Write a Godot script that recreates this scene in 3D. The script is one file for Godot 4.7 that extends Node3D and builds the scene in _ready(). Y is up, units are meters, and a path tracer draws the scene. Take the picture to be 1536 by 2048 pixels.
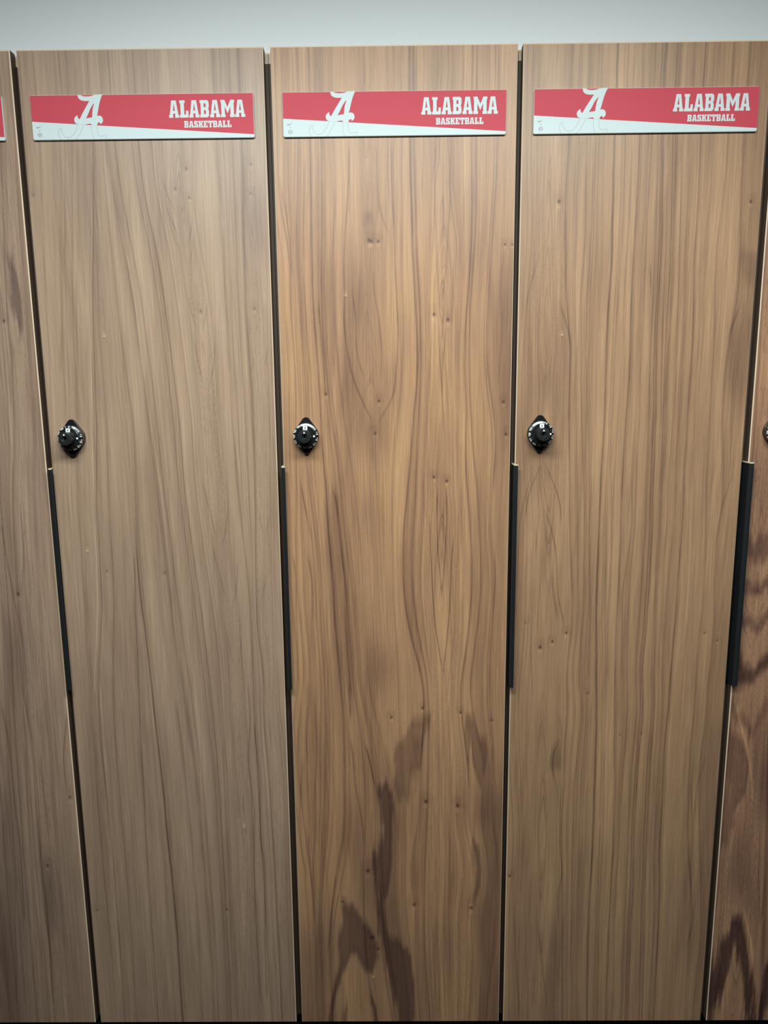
extends Node3D
# A row of walnut lockers against a pale wall, seen from standing height. Units are metres; the door fronts lie in the plane z = 0.

const PITCH := 0.457
const DOOR_W := 0.4453
const DOOR_H := 2.021
const BASE := 0.10
const ROOM_H := 2.45
const TEX_W := 640
const TEX_H := 2048

var mats := {}
var taken := {}


func _ready() -> void:
	# --- camera, light, exposure ---
	var cam := Camera3D.new()
	cam.name = "camera"
	cam.keep_aspect = Camera3D.KEEP_HEIGHT
	cam.fov = rad_to_deg(2.0 * atan(1024.0 / 1420.0))
	cam.transform = Transform3D(Basis.from_euler(Vector3(-0.166627, 0.0074336, -0.0096451), EULER_ORDER_YXZ), Vector3(1.12224, 1.40569 + BASE, 1.39447))
	cam.near = 0.05
	cam.current = true
	add_child(cam)
	var env := Environment.new()
	env.background_mode = Environment.BG_COLOR
	env.background_color = Color(0.02, 0.02, 0.02)
	env.tonemap_mode = Environment.TONE_MAPPER_LINEAR
	env.tonemap_exposure = 1.0
	env.sdfgi_enabled = true
	env.ssao_enabled = true
	env.ssil_enabled = true
	var around := WorldEnvironment.new()
	around.name = "surroundings"
	around.environment = env
	add_child(around)
	var cool := Color(0.955, 1.0, 0.99)
	ceiling_light(Vector3(1.12, ROOM_H, 1.05), Vector2(1.6, 0.30), 5.8, cool, "white ceiling light panel above the aisle in front of the lockers")
	# --- the room ---
	make_materials()
	room()
	# --- lockers ---
	var jobs: Array = [
		{"spec": grain_far_left(), "light": Color8(185, 155, 132), "dark": Color8(109, 85, 71), "seed": 11, "busy": 0.9, "bands": 0.2},
		{"spec": grain_greyish(), "light": Color8(187, 157, 132), "dark": Color8(117, 91, 76), "seed": 12, "busy": 0.9, "bands": 0.15},
		{"spec": grain_middle(), "light": Color8(199, 154, 114), "dark": Color8(113, 81, 65), "seed": 13, "busy": 0.85, "bands": 0.3},
		{"spec": grain_straight(), "light": Color8(192, 152, 116), "dark": Color8(109, 80, 64), "seed": 14, "busy": 0.8, "bands": 0.2},
		{"spec": grain_far_right(), "light": Color8(197, 150, 114), "dark": Color8(108, 77, 68), "seed": 15, "busy": 1.1, "bands": 0.3},
	]
	var task := WorkerThreadPool.add_group_task(func(i: int) -> void: jobs[i]["image"] = veneer(jobs[i]), jobs.size())
	WorkerThreadPool.wait_for_group_task_completion(task)
	var told: Array = [
		"tall walnut locker cut off by the photo's left edge, only a strip of door showing",
		"tall walnut locker with greyish slanting grain and two thin dark lines, second from the left",
		"tall warm brown walnut locker in the middle, with dark cloudy heartwood figure near its foot",
		"tall walnut locker with straight dark pinstripe grain, right of the middle one",
		"tall reddish walnut locker with bold dark arrow-shaped grain at the photo's right edge",
	]
	var shift: Array = [0.0, 0.0, 0.001, -0.001, 0.0]
	for i in 5:
		locker(i, shift[i], jobs[i]["image"], told[i])


# ---------------------------------------------------------------- helpers

func numbered(called: String) -> String:
	var n: int = taken.get(called, 0)
	taken[called] = n + 1
	return called if n == 0 else "%s_%03d" % [called, n]


func put(called: String, mesh: Mesh, material: Material, parent: Node3D, at := Vector3.ZERO) -> MeshInstance3D:
	var o := MeshInstance3D.new()
	o.name = called
	o.mesh = mesh
	if material:
		o.material_override = material
	o.position = at
	o.cast_shadow = GeometryInstance3D.SHADOW_CASTING_SETTING_ON
	parent.add_child(o, true)
	return o


func tell(o: Node3D, label: String, category := "", group := "") -> void:
	o.set_meta("label", label)
	if category:
		o.set_meta("category", category)
	if group:
		o.set_meta("group", group)


func plain(color: Color, rough: float, metal := 0.0, shine := 0.5) -> StandardMaterial3D:
	var m := StandardMaterial3D.new()
	m.albedo_color = color
	m.roughness = rough
	m.metallic = metal
	m.metallic_specular = shine
	return m


func make_materials() -> void:
	mats.carcass = plain(Color8(84, 66, 54), 0.6)
	mats.band = plain(Color8(232, 206, 178), 0.45)
	mats.black = plain(Color8(34, 36, 38), 0.34, 0.0, 0.5)
	mats.handle = plain(Color8(30, 34, 38), 0.38, 0.0, 0.5)
	mats.cut = plain(Color8(235, 220, 190), 0.5)
	mats.glossy = plain(Color8(24, 25, 26), 0.27, 0.0, 0.75)
	mats.white_mark = plain(Color8(245, 248, 246), 0.4)
	mats.sign_white = plain(Color8(212, 224, 225), 0.6, 0.0, 0.3)
	mats.sign_red = plain(Color8(202, 72, 86), 0.6, 0.0, 0.4)
	mats.sign_grey = plain(Color8(168, 178, 178), 0.5)
	mats.sign_mark = plain(Color8(150, 150, 152), 0.5)
	mats.sign_seal = plain(Color8(168, 160, 170), 0.5)
	mats.wall = plain(Color8(226, 229, 231), 0.85)
	mats.plinth = plain(Color8(28, 27, 30), 0.7)
	mats.floor = floor_material()
	mats.ceiling = plain(Color8(176, 176, 174), 0.9)
	mats.room_wall = plain(Color8(70, 72, 74), 0.85)


func floor_material() -> StandardMaterial3D:
	var n := FastNoiseLite.new()
	n.seed = 5
	n.frequency = 0.05
	n.fractal_octaves = 4
	var t := NoiseTexture2D.new()
	t.width = 256
	t.height = 256
	t.seamless = true
	t.noise = n
	var ramp := Gradient.new()
	ramp.set_color(0, Color8(24, 23, 24))
	ramp.set_color(1, Color8(36, 35, 35))
	t.color_ramp = ramp
	var m := plain(Color.WHITE, 0.7)
	m.albedo_texture = t
	m.uv1_triplanar = true
	m.uv1_world_triplanar = true
	m.uv1_scale = Vector3(1.5, 1.5, 1.5)
	return m


func tri(st: SurfaceTool, a: Vector3, b: Vector3, c: Vector3, out: Vector3, uv := []) -> void:
	# front faces run clockwise as seen from the side that «out» points to
	var flip := (b - a).cross(c - a).dot(out) > 0.0
	var order: Array = [0, 2, 1] if flip else [0, 1, 2]
	var p: Array = [a, b, c]
	var n := (b - a).cross(c - a).normalized() * (1.0 if flip else -1.0)
	for k in order:
		st.set_normal(n)
		if uv.size():
			st.set_uv(uv[k])
		st.add_vertex(p[k])


func quad(st: SurfaceTool, a: Vector3, b: Vector3, c: Vector3, d: Vector3, out: Vector3, uv := []) -> void:
	tri(st, a, b, c, out, [uv[0], uv[1], uv[2]] if uv.size() else [])
	tri(st, a, c, d, out, [uv[0], uv[2], uv[3]] if uv.size() else [])


func start() -> SurfaceTool:
	var st := SurfaceTool.new()
	st.begin(Mesh.PRIMITIVE_TRIANGLES)
	return st


func box(st: SurfaceTool, lo: Vector3, hi: Vector3) -> void:
	var x := [lo.x, hi.x]
	for s in 2:
		var d: float = -1.0 if s == 0 else 1.0
		quad(st, Vector3(x[s], lo.y, lo.z), Vector3(x[s], hi.y, lo.z), Vector3(x[s], hi.y, hi.z), Vector3(x[s], lo.y, hi.z), Vector3(d, 0, 0))
		var y: float = lo.y if s == 0 else hi.y
		quad(st, Vector3(lo.x, y, lo.z), Vector3(hi.x, y, lo.z), Vector3(hi.x, y, hi.z), Vector3(lo.x, y, hi.z), Vector3(0, d, 0))
		var z: float = lo.z if s == 0 else hi.z
		quad(st, Vector3(lo.x, lo.y, z), Vector3(hi.x, lo.y, z), Vector3(hi.x, hi.y, z), Vector3(lo.x, hi.y, z), Vector3(0, 0, d))


func slab(st: SurfaceTool, shape: PackedVector2Array, z0: float, z1: float, bevel := 0.0) -> void:
	# a flat outline in x and y with depth from z0 to z1, its front rim bevelled
	var pts := shape
	if Geometry2D.is_polygon_clockwise(pts):
		pts.reverse()
	var top := pts
	if bevel > 0.0:
		var inner := Geometry2D.offset_polygon(Transform2D().scaled(Vector2(1000, 1000)) * pts, -bevel * 1000.0, Geometry2D.JOIN_MITER)
		if inner.size() == 1 and inner[0].size() == pts.size():
			top = nearest_order(pts, Transform2D().scaled(Vector2(0.001, 0.001)) * (inner[0] as PackedVector2Array))
		else:
			bevel = 0.0
	var index := Geometry2D.triangulate_polygon(Transform2D().scaled(Vector2(1000, 1000)) * top)   # in millimetres: it drops tiny areas
	for k in range(0, index.size(), 3):
		var a := top[index[k]]
		var b := top[index[k + 1]]
		var c := top[index[k + 2]]
		tri(st, Vector3(a.x, a.y, z1), Vector3(b.x, b.y, z1), Vector3(c.x, c.y, z1), Vector3(0, 0, 1))
	for k in pts.size():
		var a := pts[k]
		var b := pts[(k + 1) % pts.size()]
		var ta := top[k]
		var tb := top[(k + 1) % pts.size()]
		var out := Vector3(b.y - a.y, a.x - b.x, 0)
		quad(st, Vector3(a.x, a.y, z0), Vector3(b.x, b.y, z0), Vector3(b.x, b.y, z1 - bevel), Vector3(a.x, a.y, z1 - bevel), out)
		if bevel > 0.0:
			quad(st, Vector3(a.x, a.y, z1 - bevel), Vector3(b.x, b.y, z1 - bevel), Vector3(tb.x, tb.y, z1), Vector3(ta.x, ta.y, z1), out.normalized() + Vector3(0, 0, 1))


func nearest_order(a: PackedVector2Array, b: PackedVector2Array) -> PackedVector2Array:
	if Geometry2D.is_polygon_clockwise(b):
		b.reverse()
	var best := 0
	var least := INF
	for s in b.size():
		var sum := 0.0
		for k in a.size():
			sum += a[k].distance_squared_to(b[(k + s) % b.size()])
		if sum < least:
			least = sum
			best = s
	var out := PackedVector2Array()
	for k in b.size():
		out.append(b[(k + best) % b.size()])
	return out


func lathe(st: SurfaceTool, profile: Array, sides := 64) -> void:
	# profile of (radius, z) turned about the z axis, front to the viewer; flat shaded between the rings, smooth round them
	for k in profile.size() - 1:
		var p: Vector2 = profile[k]
		var q: Vector2 = profile[k + 1]
		var slope := Vector2(q.y - p.y, p.x - q.x).normalized()   # (radial, z) of the outward normal when going from the back outside to the front centre
		for s in sides:
			var a0 := TAU * s / sides
			var a1 := TAU * (s + 1) / sides
			var d0 := Vector3(cos(a0), sin(a0), 0)
			var d1 := Vector3(cos(a1), sin(a1), 0)
			var c := [d0 * p.x + Vector3(0, 0, p.y), d1 * p.x + Vector3(0, 0, p.y), d1 * q.x + Vector3(0, 0, q.y), d0 * q.x + Vector3(0, 0, q.y)]
			var n := [d0 * slope.x + Vector3(0, 0, slope.y), d1 * slope.x + Vector3(0, 0, slope.y), d1 * slope.x + Vector3(0, 0, slope.y), d0 * slope.x + Vector3(0, 0, slope.y)]
			for o in [[0, 2, 1], [0, 3, 2]]:
				if c[o[0]].is_equal_approx(c[o[1]]) or c[o[1]].is_equal_approx(c[o[2]]) or c[o[0]].is_equal_approx(c[o[2]]):
					continue
				for i in o:
					st.set_normal(n[i])
					st.add_vertex(c[i])


func poly(list: Array, scale := Vector2.ONE, at := Vector2.ZERO) -> PackedVector2Array:
	var out := PackedVector2Array()
	for k in range(0, list.size(), 2):
		out.append(Vector2(list[k], list[k + 1]) * scale + at)
	return out


func pierced(st: SurfaceTool, outline: PackedVector2Array, openings: Array, z0: float, z1: float) -> void:
	# cut the outline into upright strips through the middle of every hole, so that no strip has a hole inside it; worked in millimetres
	var mm := Transform2D().scaled(Vector2(1000, 1000))
	var outer: PackedVector2Array = mm * outline
	var holes: Array = []
	var cuts := [-1e4]
	for h in openings:
		var grown: PackedVector2Array = mm * (h as PackedVector2Array)
		if Geometry2D.is_polygon_clockwise(grown):
			grown.reverse()
		holes.append(grown)
		var c := 0.0
		for p in grown:
			c += p.x / grown.size()
		if not cuts.any(func(x): return absf(x - c) < 0.01):
			cuts.append(c)
	cuts.append(1e4)
	cuts.sort()
	if Geometry2D.is_polygon_clockwise(outer):
		outer.reverse()
	for k in cuts.size() - 1:
		var strip := PackedVector2Array([Vector2(cuts[k] - 0.01, -1e4), Vector2(cuts[k + 1], -1e4), Vector2(cuts[k + 1], 1e4), Vector2(cuts[k] - 0.01, 1e4)])
		var pieces: Array = Geometry2D.intersect_polygons(outer, strip)
		for h in holes:
			var next := []
			for p in pieces:
				next.append_array(Geometry2D.clip_polygons(p, h))
			pieces = next
		for p in pieces:
			slab(st, mm.affine_inverse() * (p as PackedVector2Array), z0, z1)


func ribbon(st: SurfaceTool, line: PackedVector2Array, width: float, z0: float, z1: float) -> void:
	# a thin raised stroke along a line, mitred at its corners
	var left := []
	var right := []
	for k in line.size():
		var d := (line[mini(k + 1, line.size() - 1)] - line[maxi(k - 1, 0)]).normalized().orthogonal() * width * 0.5
		left.append(line[k] + d)
		right.append(line[k] - d)
	for k in line.size() - 1:
		var a: Vector2 = left[k]
		var b: Vector2 = left[k + 1]
		var c: Vector2 = right[k + 1]
		var d: Vector2 = right[k]
		quad(st, Vector3(a.x, a.y, z1), Vector3(b.x, b.y, z1), Vector3(c.x, c.y, z1), Vector3(d.x, d.y, z1), Vector3(0, 0, 1))
		quad(st, Vector3(a.x, a.y, z0), Vector3(b.x, b.y, z0), Vector3(b.x, b.y, z1), Vector3(a.x, a.y, z1), Vector3(a.x - d.x, a.y - d.y, 0))
		quad(st, Vector3(d.x, d.y, z0), Vector3(c.x, c.y, z0), Vector3(c.x, c.y, z1), Vector3(d.x, d.y, z1), Vector3(d.x - a.x, d.y - a.y, 0))


# ---------------------------------------------------------------- veneer

func rows_of(line: Array, smooth: int) -> PackedFloat32Array:
	var out := PackedFloat32Array()
	out.resize(TEX_H)
	var k := 0
	var last := line.size() / 2 - 1
	for y in TEX_H:
		var v := 1000.0 * (y + 0.5) / TEX_H
		while k < last - 1 and v > line[2 * k + 3]:
			k += 1
		if last == 0:
			out[y] = line[0] * 0.001
			continue
		var t := clampf((v - line[2 * k + 1]) / maxf(1.0, line[2 * k + 3] - line[2 * k + 1]), 0.0, 1.0)
		out[y] = lerpf(line[2 * k], line[2 * k + 2], t) * 0.001
	for turn in 2:
		var sums := PackedFloat64Array()
		sums.resize(TEX_H + 1)
		for y in TEX_H:
			sums[y + 1] = sums[y] + out[y]
		for y in TEX_H:
			var r := mini(smooth, mini(y, TEX_H - 1 - y))
			out[y] = (sums[y + r + 1] - sums[y - r]) / (2 * r + 1)
	return out


func noise_bytes(rng_seed: int, size: int, frequency: float, octaves: int) -> PackedByteArray:
	var n := FastNoiseLite.new()
	n.seed = rng_seed
	n.noise_type = FastNoiseLite.TYPE_SIMPLEX_SMOOTH
	n.frequency = frequency
	n.fractal_octaves = octaves
	n.fractal_gain = 0.6
	return n.get_seamless_image(size, size).get_data()


func stain_map(stains: Array) -> PackedFloat32Array:
	var w := TEX_W / 4
	var h := TEX_H / 4
	var total := PackedFloat32Array()
	total.resize(w * h)
	for soft in 2:
		var sheet := Image.create(w, h, false, Image.FORMAT_L8)
		for s in stains:
			if s.soft != soft:
				continue
			var c := Color(s.dark, s.dark, s.dark)
			var shape: Array = s.shape
			var n := shape.size() / 2
			for y in h:
				var v := 1000.0 * (y + 0.5) / h
				var hits := []
				for k in n:
					var ay: float = shape[2 * k + 1]
					var by: float = shape[(2 * k + 3) % (2 * n)]
					if (ay <= v) != (by <= v):
						var ax: float = shape[2 * k]
						var bx: float = shape[(2 * k + 2) % (2 * n)]
						hits.append(ax + (bx - ax) * (v - ay) / (by - ay))
				hits.sort()
				for k in range(0, hits.size() - 1, 2):
					var x0 := clampi(roundi(hits[k] * 0.001 * w), 0, w)
					var x1 := clampi(roundi(hits[k + 1] * 0.001 * w), 0, w)
					if x1 > x0:
						sheet.fill_rect(Rect2i(x0, y, x1 - x0, 1), c)
		var parts: int = 2 if soft == 0 else 10
		sheet.resize(w / parts, h / (parts * 2), Image.INTERPOLATE_LANCZOS)
		sheet.resize(w, h, Image.INTERPOLATE_CUBIC)
		var bytes := sheet.get_data()
		for k in total.size():
			total[k] = 1.0 - (1.0 - total[k]) * (1.0 - bytes[k] / 255.0)
	return total


func veneer(job: Dictionary) -> Image:
	var spec: Dictionary = job.spec
	var rng := RandomNumberGenerator.new()
	rng.seed = job.seed
	var busy: float = job.busy
	var light: Color = job.light
	var dark: Color = job.dark
	# growth rings along one axis: darkness by ring position
	var lut := PackedFloat32Array()
	lut.resize(8192)
	const PER := 24.0
	var slow := FastNoiseLite.new()
	slow.seed = job.seed * 7
	slow.frequency = 0.16
	slow.fractal_octaves = 3
	for k in 8192:
		lut[k] = 0.24 + float(job.bands) * slow.get_noise_1d(k / PER)
	var at := 0.0
	while at < 340.0:
		at += rng.randf_range(0.35, 1.9) / busy
		var strength := pow(rng.randf(), 2.6) * 0.80 * busy + 0.03
		if rng.randf() < 0.14:
			strength = -0.16
		var left := rng.randf_range(0.05, 0.16)
		var right := rng.randf_range(0.08, 0.42)
		if rng.randf() < 0.5:
			var swap := left
			left = right
			right = swap
		for k in range(maxi(0, int((at - 3.0 * left) * PER)), mini(8192, int((at + 3.0 * right) * PER) + 1)):
			var off := k / PER - at
			lut[k] += strength * exp(-absf(off) / (left if off < 0.0 else right))
	var pores := noise_bytes(job.seed * 3 + 1, 512, 0.11, 3)
	var cloud := noise_bytes(job.seed * 3 + 2, 512, 0.02, 4)
	var stain := stain_map(spec.stains)
	var sw := TEX_W / 4
	# guides: traced grain lines from left to right, with one more beyond either edge
	var lines: Array = []
	var extra: Array = []
	for g in spec.guides:
		lines.append(rows_of(g.line, 50))
		extra.append({"dark": g.dark, "wide": g.wide, "calm": spec.calm[lines.size()], "arch": g.arch, "rise": rows_of(g.rise, 20) if g.arch else PackedFloat32Array(), "shown": rows_of(g.shown, 10) if g.shown.size() else PackedFloat32Array()})
	var first: PackedFloat32Array = lines[0].duplicate()
	var end: PackedFloat32Array = lines[-1].duplicate()
	for y in TEX_H:
		first[y] = minf(-0.06, first[y] - 0.15)
		end[y] = maxf(1.06, end[y] + 0.15)
	lines.push_front(first)
	extra.push_front({"calm": spec.calm[0], "dark": 0.0, "wide": 1.0, "arch": 0.0, "rise": PackedFloat32Array(), "shown": PackedFloat32Array()})
	lines.append(end)
	extra.append({"calm": 1.0, "dark": 0.0, "wide": 1.0, "arch": 0.0, "rise": PackedFloat32Array(), "shown": PackedFloat32Array()})
	var ring := PackedFloat32Array()      # ring position at the left of each band, and its span
	var span := PackedFloat32Array()
	var now := 4.0
	for k in lines.size() - 1:
		ring.append(now)
		var wide := 0.0
		for y in range(0, TEX_H, 64):
			wide += (lines[k + 1][y] - lines[k][y]) * 64.0 / TEX_H
		if extra[k].arch > 0.0:
			span.append(0.0)
		else:
			span.append(maxf(1.5, 100.0 * wide))
			now += span[k]
	var out := PackedByteArray()
	out.resize(TEX_W * TEX_H * 3)
	var shade := PackedFloat32Array()
	shade.resize(TEX_W)
	var wobble := FastNoiseLite.new()
	wobble.seed = job.seed + 90
	wobble.frequency = 0.006
	wobble.fractal_octaves = 3
	var g := PackedFloat32Array()
	g.resize(lines.size())
	var knots: Array = spec.knots
	var veins: Array = []
	for w in spec.veins:
		veins.append({"at": rows_of(w.line, 16), "from": w.line[1] * 0.001 * TEX_H, "to": w.line[-1] * 0.001 * TEX_H, "dark": w.dark, "wide": w.wide})
	var lr := light.r * 255.0
	var lg := light.g * 255.0
	var lb := light.b * 255.0
	var dr := (dark.r - light.r) * 255.0
	var dg := (dark.g - light.g) * 255.0
	var db := (dark.b - light.b) * 255.0
	for y in TEX_H:
		for k in lines.size():
			g[k] = (lines[k][y] + 0.0020 * wobble.get_noise_2d(y, k * 57.0)) * TEX_W
			if k > 0:
				g[k] = maxf(g[k], g[k - 1] + 2.0)
		for k in lines.size() - 1:
			var x0 := clampi(ceili(g[k]), 0, TEX_W)
			var x1 := clampi(ceili(g[k + 1]), 0, TEX_W)
			if x1 <= x0:
				continue
			var step := 1.0 / (g[k + 1] - g[k])
			var t := (x0 - g[k]) * step
			var base := ring[k]
			var calm: float = extra[k].calm
			var even := 0.30 * (1.0 - calm)
			if extra[k].arch > 0.0:
				var arch: float = extra[k].arch
				var rise: float = extra[k].rise[y] * 100.0
				var lean := 0.10 * wobble.get_noise_2d(y * 1.6, 900.0 + k * 57.0)
				for x in range(x0, x1):
					var s := 2.0 * t - 1.0
					var q := 1.0 - s * s
					s += lean * q
					shade[x] = even + calm * lut[int((base + arch * (1.0 - sqrt(s * s + 0.004)) + rise * q * q + 0.5 * q * sin(s * 9.0 + y * 0.008)) * PER) & 8191]
					t += step
			else:
				var wide := span[k]
				for x in range(x0, x1):
					shade[x] = even + calm * lut[int((base + wide * t) * PER) & 8191]
					t += step
		for k in range(1, lines.size() - 1):
			var strength: float = extra[k].dark
			if extra[k].shown.size():
				strength *= extra[k].shown[y] * 100.0
			strength *= 0.82 + 0.5 * wobble.get_noise_2d(y * 0.9, 400.0 + k * 31.0)
			var w0: float = extra[k].wide * 2.2
			var w1: float = extra[k].wide * 5.0
			for x in range(clampi(int(g[k] - 4.0 * w0), 0, TEX_W), clampi(int(g[k] + 4.0 * w1), 0, TEX_W)):
				var off := x - g[k]
				shade[x] += strength * exp(-absf(off) / (w0 if off < 0.0 else w1))
		for w in veins:
			if y < w.from or y > w.to:
				continue
			var fade: float = clampf(minf(y - w.from, w.to - y) / 24.0, 0.25, 1.0) * w.dark * 1.5 * (0.8 + 0.4 * wobble.get_noise_2d(y * 1.3, w.from))
			var mid: float = w.at[y] * TEX_W + 0.5 * wobble.get_noise_2d(y * 1.4, w.to)
			var w0: float = w.wide * 2.0
			var w1: float = w.wide * 5.0
			for x in range(clampi(int(mid - 4.0 * w0 - 1.0), 0, TEX_W), clampi(int(mid + 4.0 * w1), 0, TEX_W)):
				var off := x - mid
				shade[x] += fade * exp(-absf(off) / (w0 if off < 0.0 else w1))
		for n in knots:
			var ky: float = n[1] * 0.001 * TEX_H
			var size: float = n[2] * 0.72
			if absf(y - ky) > size * 6.0:
				continue
			var kx: float = n[0] * 0.001 * TEX_W
			var dy := (y - ky) / size
			for x in range(clampi(int(kx - 5.0 * size), 0, TEX_W), clampi(int(kx + 5.0 * size), 0, TEX_W)):
				var dx := (x - kx) / (size * 1.35)
				var r2 := dx * dx + dy * dy * 0.7
				shade[x] += n[3] * (1.25 * exp(-r2 * 1.9) - 0.30 * exp(-(dx * dx * 0.5 + (dy - 2.4) * (dy - 2.4) * 0.6)) + 0.16 * exp(-(dx * dx * 0.06 + (dy + 1.5) * (dy + 1.5) * 0.05)))
		var row_p := (int(y * 0.05) & 511) * 512
		var next_p := (int(y * 0.05 + 1.0) & 511) * 512
		var part_p := y * 0.05 - floorf(y * 0.05)
		var row_c := (int(y * 0.06) & 511) * 512
		var next_c := (int(y * 0.06 + 1.0) & 511) * 512
		var part_c := y * 0.06 - floorf(y * 0.06)
		var row_s := mini(y >> 2, TEX_H / 4 - 1) * sw
		var o := y * TEX_W * 3
		for x in TEX_W:
			var ci := (x >> 1) & 511
			var c := int(cloud[row_c + ci] * (1.0 - part_c) + cloud[next_c + ci] * part_c) - 128
			var pi := (x * 2 + (c >> 3)) & 511
			var d := shade[x] + 0.0015 * c + 0.0015 * (pores[row_p + pi] * (1.0 - part_p) + pores[next_p + pi] * part_p - 128.0)
			if d < -0.7:
				d = -0.7
			elif d > 1.15:
				d = 1.15
			var st := stain[row_s + clampi((x + (c >> 2)) >> 2, 0, sw - 1)]
			var k := 1.0 - 0.50 * st
			out[o] = clampi(int((lr + dr * d) * k), 0, 255)
			out[o + 1] = clampi(int((lg + dg * d) * (k - 0.045 * st)), 0, 255)
			out[o + 2] = clampi(int((lb + db * d) * (k + 0.02 * st)), 0, 255)
			o += 3
	return Image.create_from_data(TEX_W, TEX_H, false, Image.FORMAT_RGB8, out)


# ---------------------------------------------------------------- room

func shell(called: String, lo: Vector3, hi: Vector3, material: Material) -> void:
	var st := start()
	box(st, lo, hi)
	var o := put(called, st.commit(), material, self)
	o.set_meta("kind", "structure")


func room() -> void:
	shell("wall_back", Vector3(-1.7, 0, -0.62), Vector3(3.95, ROOM_H, -0.50), mats.wall)
	shell("wall_front", Vector3(-1.7, 0, 5.0), Vector3(3.95, ROOM_H, 5.12), mats.room_wall)
	shell("wall_left", Vector3(-1.7, 0, -0.50), Vector3(-1.58, ROOM_H, 5.0), mats.room_wall)
	shell("wall_right", Vector3(3.83, 0, -0.50), Vector3(3.95, ROOM_H, 5.0), mats.room_wall)
	shell("floor", Vector3(-1.7, -0.1, -0.62), Vector3(3.95, 0, 5.12), mats.floor)
	shell("ceiling", Vector3(-1.7, ROOM_H, -0.62), Vector3(3.95, ROOM_H + 0.1, 5.12), mats.ceiling)
	# the bulkhead above the lockers, flush with their cabinets
	shell("wall_top", Vector3(-1.58, BASE + DOOR_H + 0.0005, -0.50), Vector3(3.83, ROOM_H, -0.030), mats.wall)
	shell("baseboard_back", Vector3(0, 0.001, -0.49), Vector3(4 * PITCH + DOOR_W, BASE - 0.004, -0.06), mats.plinth)


func ceiling_light(at: Vector3, size: Vector2, energy: float, color: Color, label: String) -> void:
	var o := Node3D.new()
	o.name = numbered("ceiling_light")
	o.position = at
	add_child(o)
	tell(o, label, "ceiling light")
	var st := start()
	var a := size * 0.5 + Vector2(0.03, 0.03)
	box(st, Vector3(-a.x, -0.05, -a.y), Vector3(-size.x * 0.5, -0.001, a.y))
	box(st, Vector3(size.x * 0.5, -0.05, -a.y), Vector3(a.x, -0.001, a.y))
	box(st, Vector3(-size.x * 0.5, -0.05, -a.y), Vector3(size.x * 0.5, -0.001, -size.y * 0.5))
	box(st, Vector3(-size.x * 0.5, -0.05, size.y * 0.5), Vector3(size.x * 0.5, -0.001, a.y))
	put("frame", st.commit(), plain(Color8(225, 225, 222), 0.5), o)
	st = start()
	box(st, Vector3(-size.x * 0.5, -0.040, -size.y * 0.5), Vector3(size.x * 0.5, -0.030, size.y * 0.5))
	var glow := plain(Color8(240, 240, 240), 0.6)
	glow.emission_enabled = true
	glow.emission = color
	glow.emission_energy_multiplier = 0.4
	put("diffuser", st.commit(), glow, o)
	var lamp := AreaLight3D.new()
	lamp.name = "panel_lamp"
	lamp.area_size = size
	lamp.light_energy = energy
	lamp.light_color = color
	lamp.area_range = 12.0
	lamp.shadow_enabled = true
	lamp.position = Vector3(0, -0.055, 0)
	lamp.rotation.x = -PI / 2
	o.add_child(lamp)


# ---------------------------------------------------------------- locker

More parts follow.
